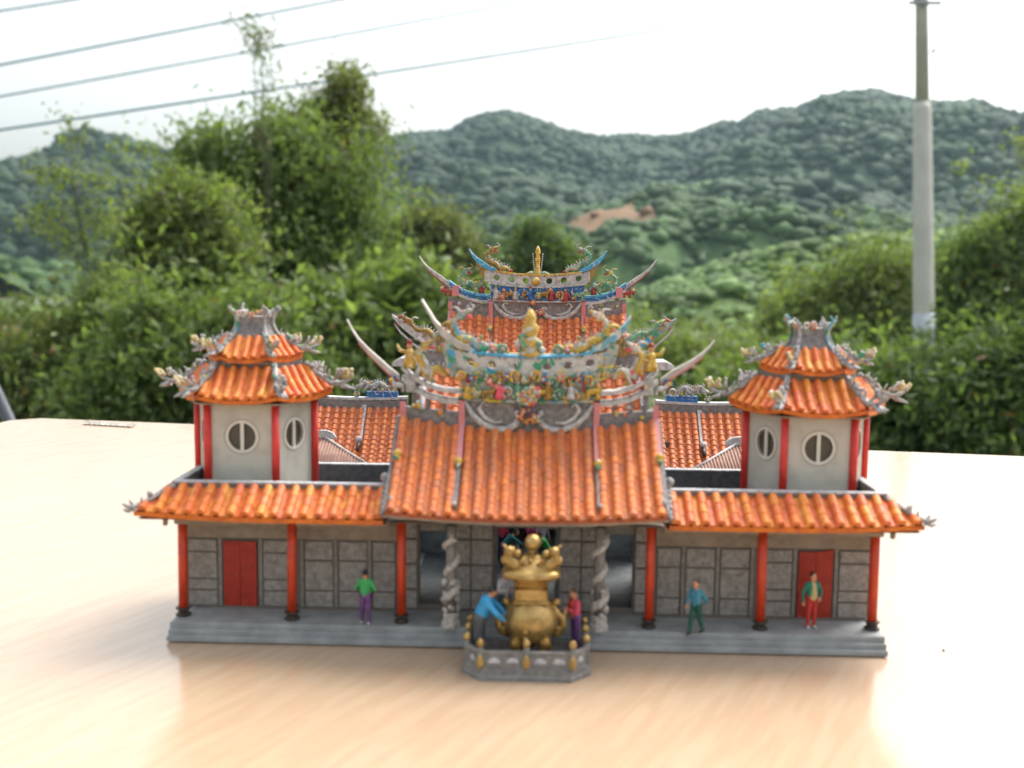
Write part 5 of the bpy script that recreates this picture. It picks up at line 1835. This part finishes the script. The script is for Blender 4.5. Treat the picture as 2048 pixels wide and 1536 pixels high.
def side_hall(s, label):
    x0, x1 = (3.75, 6.75)
    a, b = sorted((s * x0, s * x1))
    t = thing("side_hall", label, "temple hall", (s * 5.2, 10.8, ZF), "side halls flanking the rear hall")
    P = gable_roof(t, a, b, 9.5, 1.88, 11.0, 3.3, 0.03, 0.05, 0.255, 11, "tile_clay", curve=0.2)
    y = 11.15
    c = (a + b) / 2
    r = MB().ribbon([(x, 3.2, 3.58 + 0.05 * ((x - c) / 1.5) ** 2) for x in np.linspace(a, b, 9)], y - 0.13, y + 0.13).build("ridge", "mortar_grey", t)
    MB().ribbon([(x, 3.585 + 0.05 * ((x - c) / 1.5) ** 2, 3.66 + 0.05 * ((x - c) / 1.5) ** 2) for x in np.linspace(a, b, 9)], y - 0.16, y + 0.16).build("coping", "cap_white", r)
    MB().ribbon([(x, 3.66, 3.84) for x in np.linspace(s * 4.05, s * 5.0, 5)], y - 0.1, y + 0.1).build("ridge_course", "paint_blue", r)
    dragon(r, [(s * q, y - 0.05, z) for q, z in ((4.35, 3.95), (4.6, 4.1), (4.85, 4.0), (5.05, 4.12), (5.15, 4.02))], 0.075, "hip_grey", "ridge_white", "paint_green", flip=s)
    for q in (4.2, 4.5, 4.75, 5.3):
        figurine(r, ("curl", "flower", "curl", "beast")[int(q * 10) % 4], (s * q, y - 0.06, 3.82 if q < 5 else 3.66), 1.0, PAL[6], s < 0)
    # descending ridge on the tiles
    pth = [np.array(P(s * 5.05, v)) + np.array([0, 0, 0.12]) for v in np.linspace(1.06, 0.42, 6)]
    MB().loft([[(p[0] - 0.07, p[1], p[2] - 0.14), (p[0] + 0.07, p[1], p[2] - 0.14), (p[0] + 0.065, p[1], p[2]), (p[0] - 0.065, p[1], p[2])] for p in pth]).build("descending_ridge", "cap_white", t)
    p = np.array(P(s * 5.05, 0.4))
    MB().ball(p + np.array([0, -0.04, 0.16]), 0.1, 0, 8).ball(p + np.array([0, -0.1, 0.06]), 0.07, 0, 8).tube([p + np.array([0, -0.1, 0.08]), p + np.array([0, -0.35, -0.12])], [0.07, 0.05], 6, 1).build("ridge_ornament", ["cap_white", "black_base"], t)
    MB().box(a + 0.2, b - 0.2, 10.0, 10.1, ZF, 2.2).build("front_wall", "parapet_dark", t)
    MB().box(a + 0.2, b - 0.2, 12.2, 12.3, ZF, 2.2).build("back_wall", "parapet_dark", t)
    for q in (a + 0.2, b - 0.3):
        MB().box(q, q + 0.1, 10.101, 12.199, ZF, 2.6).build("side_wall", "parapet_dark", t)
    return t


side_hall(-1, "low side hall with sharp orange tiles, seen past the left tower")
side_hall(1, "low side hall with sharp orange tiles, seen past the right tower")


def gallery(s, label):
    t = thing("gallery", label, "gallery", (s * 5.4, 7, ZF), "brown roofed galleries behind the wings")
    # hipped brown roof, ridge running back
    xr, zr, ze = 5.45, 3.08, 2.56
    xa, xb = 4.0, 6.9
    ya, yb = 5.7, 9.2
    yr = 7.0
    V = lambda x, y, z: (s * x, y, z)

    yb = yr + 0.12
    rf = MB().add([V(xa, ya, ze), V(xb, ya, ze), V(xb, yr, zr), V(xr, yr, zr), V(xb, yb, zr), V(xr, yb, zr), V(xa + 0.05, ya + 0.2, ze - 0.1)],
                  [(0, 1, 2, 3), (3, 2, 4, 5), (0, 3, 5, 6)]).build("roof", "tile_brown", t)
    # small tile courses on the front face
    mb = MB()
    for k in range(34):
        x0 = xa + (xb - xa) * (k + 0.5) / 34
        vm = max(0.03, 1 - (xr - x0) / (xr - xa)) if x0 < xr else 1.0
        mb.tube([np.array(V(x0, ya, ze + 0.012)), np.array(V(x0, ya + (yr - ya) * vm, ze + (zr - ze) * vm + 0.012))], 0.026, 5)
    o = mb.build("tile_rows", "tile_brown", rf)
    o["kind"] = "stuff"
    MB().tube([V(xa, ya, ze + 0.03), V((xa + xr) / 2, (ya + yr) / 2, (ze + zr) / 2 + 0.02), V(xr, yr, zr + 0.04)], 0.035, 6).build("hip_ridge", "cap_white", rf)
    MB().tube([V(xr, yr, zr + 0.04), V(xb, yr, zr + 0.04)], 0.04, 6).build("ridge", "cap_white", rf)
    mb = MB()
    mb.ribbon([(s * x, zr - 0.02, zr + h) for x, h in ((xr - 0.32, 0.03), (xr - 0.24, 0.14), (xr - 0.1, 0.2), (xr + 0.1, 0.21), (xr + 0.24, 0.15), (xr + 0.32, 0.03))], yr - 0.05, yr + 0.05)
    mb.build("ridge_end", "cap_white", rf)
    MB().prism_xy([(s * 4.4, 5.9), (s * 6.7, 5.9), (s * 6.7, 7.05), (s * 5.5, 7.05)], ZF, 2.56).build("wall", "parapet_dark", t)
    return t


gallery(-1, "low brown hipped gallery roof beside the left tower")
gallery(1, "low brown hipped gallery roof beside the right tower")


# ------------------------------------------------------------------ censer and its terrace
def terrace():
    t = thing("censer_terrace", "low grey stone terrace with gold-knobbed fence in front of the steps", "terrace", (0.07, -0.8, 0))
    cx = 0.06
    k = lambda e: [(cx - 1.2 - e, -0.02), (cx - 1.2 - e, -1.22), (cx - 0.86, -1.60 - e), (cx + 0.86, -1.60 - e), (cx + 1.2 + e, -1.22), (cx + 1.2 + e, -0.02)]
    MB().loft([[(x, y, 0) for x, y in k(0.02)], [(x, y, 0.07) for x, y in k(0.02)], [(x, y, 0.10) for x, y in k(-0.01)], [(x, y, 0.2) for x, y in k(-0.01)], [(x, y, 0.215) for x, y in k(-0.03)]]).build("plinth", "stone_grey", t)
    pts = [np.array(p) for p in ((cx - 1.13, -0.12), (cx - 1.13, -0.62), (cx - 1.13, -1.19), (cx - 0.86, -1.53), (cx, -1.53), (cx + 0.86, -1.53), (cx + 1.13, -1.19), (cx + 1.13, -0.62), (cx + 1.13, -0.12))]
    for i in range(8):
        a, b = pts[i], pts[i + 1]
        L = np.linalg.norm(b - a)
        ax = (b - a) / L
        nr = np.array([ax[1], -ax[0]])
        mb = MB()

        def seg(z0, z1, th, mb=mb):
            q = [a + nr * th, b + nr * th, b - nr * th, a - nr * th]
            mb.loft([[(p[0], p[1], z0) for p in q], [(p[0], p[1], z1) for p in q]])
        seg(0.214, 0.5, 0.03)
        pn = mb.build("fence_panel", "stone_grey", t)
        mb = MB()
        seg(0.501, 0.545, 0.045, mb)
        mb.build("top_rail", "stone_grey", t)
        for h in ((0.3, 0.7) if L > 0.5 else (0.5,)):
            c = a + ax * L * h
            if 3 <= i <= 4:
                w = 0.115
            else:
                w = 0.08
            prof = [(w * math.cos(q), 0.32 + 0.11 * math.sin(q) ** 0.8) for q in np.linspace(0.02, math.pi - 0.02, 9)]
            mb = MB()
            sgn = 1 if nr @ (c - np.array([cx, -0.7])) > 0 else -1
            mb.loft([[(c[0] + ax[0] * u + sgn * nr[0] * 0.0305, c[1] + ax[1] * u + sgn * nr[1] * 0.0305, z) for u, z in prof],
                     [(c[0] + ax[0] * u * 0.75 + sgn * nr[0] * 0.05, c[1] + ax[1] * u * 0.75 + sgn * nr[1] * 0.05, 0.33 + (z - 0.32) * 0.75) for u, z in prof]])
            mb.build("petal", "cap_white", pn)
    for i, p in enumerate(pts):
        post = MB().lathe([(0.06, 0.214), (0.06, 0.6), (0.045, 0.62)], (p[0], p[1], 0), 8, smooth=False, rot=math.pi / 8).build("post", "stone_grey", t)
        MB().lathe([(0.035, 0.62), (0.07, 0.66), (0.075, 0.7), (0.06, 0.745), (0.02, 0.775)], (p[0], p[1], 0), 10).build("knob", "gold", post)
        if p[1] < -1.5:
            MB().lathe([(0.01, 0.2), (0.055, 0.27), (0.075, 0.35), (0.055, 0.43), (0.01, 0.5)], (p[0], p[1] - 0.055, 0), 10, sy=0.45).build("lozenge", "gold", post)


terrace()


def censer():
    cx, cy = 0.13, -0.72
    t = thing("incense_burner", "round golden incense burner with dragon lid on the fenced terrace", "incense burner", (cx, cy, 0.215))
    z = 0.215
    body = MB().lathe([(0.1, 0.24), (0.3, 0.3), (0.44, 0.42), (0.5, 0.58), (0.52, 0.72), (0.49, 0.88), (0.4, 1.02), (0.27, 1.1), (0.25, 1.13)], (cx, cy, z), 28).build("belly", "gold", t)
    for a in (-2.3, -0.85, 1.57):
        p = np.array([math.cos(a), math.sin(a)])
        MB().tube([(cx + 0.33 * p[0], cy + 0.33 * p[1], z + 0.42), (cx + 0.45 * p[0], cy + 0.45 * p[1], z + 0.25), (cx + 0.38 * p[0], cy + 0.38 * p[1], z + 0.1), (cx + 0.44 * p[0], cy + 0.44 * p[1], z + 0.001)],
                  [0.14, 0.12, 0.075, 0.09], 10).build("leg", "gold_dark", t)
    for zz in (0.58, 0.45):
        MB().ball((cx - 0.1, cy - (0.5 if zz > 0.5 else 0.47), z + zz), 0.045, 0, 10).build("stud", "gold", body)
    # square neck with a recessed opening and rim
    nk = MB().box(cx - 0.3, cx + 0.3, cy - 0.28, cy + 0.28, z + 1.1, z + 1.34).build("neck", "gold", t)
    MB().bbox(cx - 0.34, cx + 0.34, cy - 0.32, cy + 0.32, z + 1.08, z + 1.13, 0.02).build("neck_rim", "gold", nk)
    MB().box(cx - 0.25, cx + 0.25, cy - 0.24, cy + 0.24, z + 1.34, z + 1.56).build("vent", "gold_dark", t)
    for x in (-0.28, 0.28):
        for y in (-0.26, 0.26):
            MB().tube([(cx + x, cy + y, z + 1.34), (cx + x, cy + y, z + 1.57)], 0.035, 8).build("vent_post", "gold_dark", t)
    # lid like a little roof
    rings = []
    for zz, a, lift in ((1.56, 0.46, 0.0), (1.6, 0.56, 0.05), (1.66, 0.54, 0.06), (1.72, 0.42, 0.02), (1.82, 0.3, 0), (1.98, 0.12, 0)):
        r = []
        for i in range(24):
            q = 2 * math.pi * i / 24
            c, s = math.cos(q), math.sin(q)
            kk = 1 / max(abs(c), abs(s))
            cr = (abs(c) * abs(s) * 2) ** 3
            r.append((cx + a * c * min(kk, 1.28), cy + a * s * min(kk, 1.28) * 0.92, z + zz + lift * cr))
        rings.append(r)
    lid = MB().loft(rings, True, 0, True).build("lid", "gold", t)
    for s in (-1, 1):
        mb = MB()
        mb.tube([(cx + s * 0.2, cy - 0.2, z + 1.74), (cx + s * 0.34, cy - 0.22, z + 1.82), (cx + s * 0.45, cy - 0.2, z + 1.95), (cx + s * 0.42, cy - 0.2, z + 2.08), (cx + s * 0.32, cy - 0.22, z + 2.1)], [0.1, 0.12, 0.11, 0.1, 0.07], 10)
        mb.ball((cx + s * 0.43, cy - 0.24, z + 2.08), 0.105, 0, 10)
        mb.ball((cx + s * 0.27, cy - 0.26, z + 2.05), 0.07, 0, 10)
        mb.ball((cx + s * 0.5, cy - 0.18, z + 1.9), 0.09, 0, 10)
        mb.tube([(cx + s * 0.45, cy - 0.2, z + 2.1), (cx + s * 0.55, cy - 0.2, z + 2.2)], [0.05, 0.02], 7)
        mb.tube([(cx + s * 0.1, cy - 0.24, z + 1.8), (cx + s * 0.2, cy - 0.3, z + 1.92), (cx + s * 0.12, cy - 0.3, z + 1.98)], [0.03, 0.04, 0.03], 7)
        mb.build("lid_dragon", "gold", lid)
        # body handle shaped like a climbing dragon
        mb = MB()
        mb.tube([(cx + s * 0.40, cy + 0.05, z + 0.36), (cx + s * 0.54, cy + 0.05, z + 0.42), (cx + s * 0.62, cy + 0.05, z + 0.56), (cx + s * 0.60, cy + 0.05, z + 0.7), (cx + s * 0.5, cy + 0.05, z + 0.78), (cx + s * 0.42, cy + 0.05, z + 0.92), (cx + s * 0.47, cy + 0.05, z + 1.0)],
                [0.08, 0.1, 0.09, 0.085, 0.085, 0.08, 0.065], 10)
        mb.ball((cx + s * 0.48, cy + 0.03, z + 1.02), 0.085, 0, 10)
        mb.tube([(cx + s * 0.6, cy + 0.05, z + 0.7), (cx + s * 0.68, cy + 0.05, z + 0.86)], [0.065, 0.022], 8)
        mb.tube([(cx + s * 0.58, cy + 0.05, z + 0.46), (cx + s * 0.69, cy + 0.05, z + 0.58)], [0.055, 0.02], 8)
        mb.ball((cx + s * 0.52, cy - 0.05, z + 0.52), 0.055, 0, 8)
        mb.build("handle", "gold", t)
    MB().lathe([(0.1, 1.94), (0.06, 2.0), (0.1, 2.06)], (cx, cy, z), 12).build("finial_stem", "gold", lid)
    MB().ball((cx + 0.02, cy, z + 2.2), 0.16, 0, 18).ball((cx - 0.03, cy - 0.25, z + 1.9), 0.05, 0, 10).build("finial_ball", "gold", lid)


censer()


# ------------------------------------------------------------------ people
def person(label, loc, heading, H, top, bottom, hair="hair_black", shoes="c_shoe", inner=None, lean=0.0, arms=None, legs=None, head=(0, 0), group=None, bulk=1.0, longhair=False):
    """one continuous body grown from joints (metres, 1.75 tall, facing -Y), scaled to H centimetres"""
    mats = [top, bottom, "skin", hair, shoes, inner or top]
    cl, sl = math.cos(lean), math.sin(lean)
    hip = np.array([0, 0, 0.93])

    def T(p):
        q = np.array(p, float) - hip
        return hip + np.array([q[0], q[1] * cl - q[2] * sl, q[1] * sl + q[2] * cl])
    arms = arms or [((-0.27, 0.02, 1.13), (-0.28, -0.06, 0.88)), ((0.27, 0.02, 1.13), (0.28, -0.06, 0.88))]
    legs = legs or [((-0.10, 0, 0.5), (-0.11, 0.02, 0.08)), ((0.10, 0, 0.5), (0.11, 0.02, 0.08))]
    pr = [('c', (-0.075, 0, 0.95), (0.075, 0, 0.95), 0.125, 0.125, 1),
          ('c', T((0, 0, 0.98)), T((0, 0, 1.12)), 0.135, 0.135, 0),
          ('c', T((-0.06, 0, 1.1)), T((-0.07, 0.0, 1.33)), 0.12, 0.13, 0), ('c', T((0.06, 0, 1.1)), T((0.07, 0.0, 1.33)), 0.12, 0.13, 0),
          ('c', T((-0.15, 0, 1.40)), T((0.15, 0, 1.40)), 0.078, 0.078, 0),
          ('c', T((0, 0, 1.42)), T((0, -0.01, 1.54)), 0.06, 0.055, 2)]
    if inner:
        pr += [('c', T((0, -0.085, 1.38)), T((0, -0.10, 1.0)), 0.06, 0.085, 5, 0.012)]
    hc = T((0, -0.02, 1.635))
    ya, pi_ = head
    R = lambda p: hc + np.array([p[0] * math.cos(ya) - p[1] * math.sin(ya), p[0] * math.sin(ya) + p[1] * math.cos(ya), p[2]]) + np.array([0, -math.sin(pi_) * p[2], 0])
    pr += [('e', hc, (0.082, 0.098, 0.118), 2), ('c', R((0, -0.085, 0.0)), R((0, -0.112, -0.025)), 0.016, 0.02, 2), ('c', R((0, -0.06, -0.09)), R((0, -0.07, -0.1)), 0.035, 0.03, 2),
           ('c', R((-0.083, 0.005, 0)), R((-0.09, 0.012, -0.02)), 0.018, 0.016, 2), ('c', R((0.083, 0.005, 0)), R((0.09, 0.012, -0.02)), 0.018, 0.016, 2),
           ('e', R((0, 0.028, 0.042)), (0.092, 0.094, 0.10), 3)]
    if longhair:
        pr += [('c', R((0, 0.07, 0)), R((0, 0.09, -0.16)), 0.075, 0.06, 3)]
    ext = MB()
    for k, (el, ha) in enumerate(arms):
        s = -1 if k == 0 else 1
        sh = T((s * 0.19, 0, 1.39))
        e, w = np.array(el, float), np.array(ha, float)
        d = (w - e) / np.linalg.norm(w - e)
        pr += [('c', sh, e, 0.062, 0.052, 0), ('c', e, w, 0.05, 0.04, 0), ('c', w, w + d * 0.07, 0.034, 0.036, 2)]
        a = np.cross(d, (0, 0, 1.0) if abs(d[2]) < 0.8 else (0, 1.0, 0))
        a /= np.linalg.norm(a)
        b = np.cross(d, a)
        for i, ln in enumerate((0.07, 0.085, 0.09, 0.08)):
            p0 = w + d * 0.085 + a * (i - 1.5) * 0.019
            ext.tube([p0, p0 + d * ln * 0.55 + b * 0.008, p0 + d * ln * 0.9 + b * 0.03], [0.0095, 0.009, 0.007], 5, 2)
        p0 = w + d * 0.03 - a * 0.03
        ext.tube([p0, p0 + d * 0.045 - a * 0.03, p0 + d * 0.08 - a * 0.03 + b * 0.015], [0.012, 0.011, 0.008], 5, 2)
    for k, (kn, an) in enumerate(legs):
        s = -1 if k == 0 else 1
        an = np.array(an, float)
        pr += [('c', (s * 0.085, 0, 0.9), kn, 0.098, 0.072, 1), ('c', kn, an, 0.07, 0.055, 1),
               ('c', an + np.array([0, 0.03, -0.03]), an + np.array([0, -0.13, -0.045]), 0.045, 0.036, 4)]
    if bulk != 1.0:
        pr = [(p[0], p[1], p[2], p[3] * bulk, p[4] * bulk, *p[5:]) if p[0] == 'c' and p[5] in (0, 1) else p for p in pr]
    V, F, mi = sdf_mesh(pr, 0.022, 0.011)
    mb = MB()
    mb.add(V, F, 0, True)
    mb.m = list(map(int, mi))
    mb.add(ext.v, ext.f, 2, True)
    for sgn in (-1, 1):
        mb.ball(R((sgn * 0.034, -0.083, 0.012)), 0.012, 3, 6)
    ch, shh = math.cos(heading), math.sin(heading)
    k = H / 1.75
    zmin = min(p[2] for p in mb.v)
    mb.v = [(p[0] * k * ch - p[1] * k * shh + loc[0], p[0] * k * shh + p[1] * k * ch + loc[1], (p[2] - zmin) * k + loc[2] + 0.002) for p in mb.v]
    me = mb.mesh("person", mats)
    return tag(link("person", me), label, "person", group)


person("figure in green shirt and purple trousers seen from behind before the wall panels", (-3.25, 0.3, ZF), math.pi - 0.2, 1.13, "c_green", "c_purple", shoes="c_whiteshoe",
       arms=[((-0.30, -0.02, 1.14), (-0.19, -0.2, 1.05)), ((0.30, -0.02, 1.14), (0.19, -0.2, 1.05))], legs=[((-0.10, 0, 0.5), (-0.12, 0.03, 0.08)), ((0.11, 0, 0.5), (0.15, -0.06, 0.08))])
person("figure in blue shirt and dark green trousers striding along the right porch", (3.44, 0.12, ZF), -0.75, 1.12, "c_cyan", "c_darkgreen", hair="hair_brown",
       legs=[((-0.09, -0.14, 0.52), (-0.09, -0.22, 0.09)), ((0.09, 0.06, 0.5), (0.09, 0.24, 0.12))],
       arms=[((-0.25, -0.08, 1.14), (-0.22, -0.22, 0.98)), ((0.30, 0.12, 1.15), (0.18, 0.16, 0.98))], lean=0.06)
person("figure in open green jacket, cream shirt and red trousers before the right door", (5.86, 0.62, ZF), 0.25, 1.16, "c_jade", "c_redpants", shoes="c_whiteshoe", inner="c_cream",
       arms=[((-0.30, 0.04, 1.13), (-0.30, -0.03, 0.88)), ((0.32, 0.03, 1.14), (0.2, -0.12, 1.0))], head=(0.5, 0))
person("figure in bright blue top bending towards the left of the golden burner", (-0.84, -0.9, 0.215), 1.5, 1.42, "c_blue", "c_greypants", lean=0.40, bulk=1.32,
       arms=[((-0.27, -0.42, 1.12), (-0.16, -0.56, 0.95)), ((0.27, -0.42, 1.12), (0.16, -0.58, 0.98))], head=(0.2, 0.5))
person("figure in white shirt with orange hair standing behind the left of the burner", (-0.42, 0.3, ZF), 0.7, 1.2, "c_white", "c_navy", hair="c_orange",
       arms=[((-0.27, -0.1, 1.16), (-0.1, -0.3, 1.2)), ((0.27, -0.1, 1.16), (0.1, -0.32, 1.22))])
person("figure in pink top and purple trousers praying right of the golden burner", (1.0, -0.45, 0.215), -1.1, 1.22, "c_pink", "c_purple", hair="hair_brown", shoes="c_whiteshoe",
       arms=[((-0.26, -0.1, 1.14), (-0.06, -0.28, 1.2)), ((0.26, -0.1, 1.14), (0.06, -0.28, 1.2))], lean=0.08, head=(0, 0.3), inner="c_orange")
person("figure in dark teal coat and mauve trousers bowing inside the central doorway", (-0.58, 4.3, ZF), 1.9, 1.12, "c_teal", "c_mauve", shoes="c_whiteshoe", lean=0.75,
       arms=[((-0.26, -0.62, 1.05), (-0.14, -0.62, 0.85)), ((0.26, -0.62, 1.05), (0.14, -0.62, 0.85))])
person("figure in pink with black hair at the upper left of the doorway", (-0.66, 5.1, ZF), 0.4, 1.12, "c_pink", "c_navy")
person("figure in magenta coat beside the gold ball of the burner in the doorway", (0.12, 4.9, ZF), -0.8, 1.1, "c_magenta", "c_navy", lean=0.25)
person("figure in white shirt at the top right of the central doorway", (0.36, 5.2, ZF), 0.6, 1.12, "c_white", "c_greypants", hair="hair_brown")
person("figure in green shirt bowing at the right of the central doorway", (0.5, 4.2, ZF), -1.5, 1.05, "c_green", "c_darkgreen", lean=0.5, hair="hair_brown",
       arms=[((-0.26, -0.42, 1.1), (-0.14, -0.52, 0.92)), ((0.26, -0.42, 1.1), (0.14, -0.52, 0.92))])


# ------------------------------------------------------------------ air
def haze():
    m = bpy.data.materials.new("haze_air")
    m.use_nodes = True
    n, l = m.node_tree.nodes, m.node_tree.links
    n.remove(n["Principled BSDF"])
    v = n.new("ShaderNodeVolumePrincipled")
    v.inputs["Color"].default_value = (0.6, 0.84, 0.97, 1)
    v.inputs["Density"].default_value = 0.0003
    v.inputs["Anisotropy"].default_value = 0.2
    l.new(v.outputs[0], n["Material Output"].inputs["Volume"])
    MATS["haze_air"] = m
    o = MB().box(-1100, 1100, -60, 900, -9, 130).build("haze", "haze_air", None, 1.0)
    tag(o, "thin bluish haze between the table and the hills", "haze", kind="stuff")


haze()
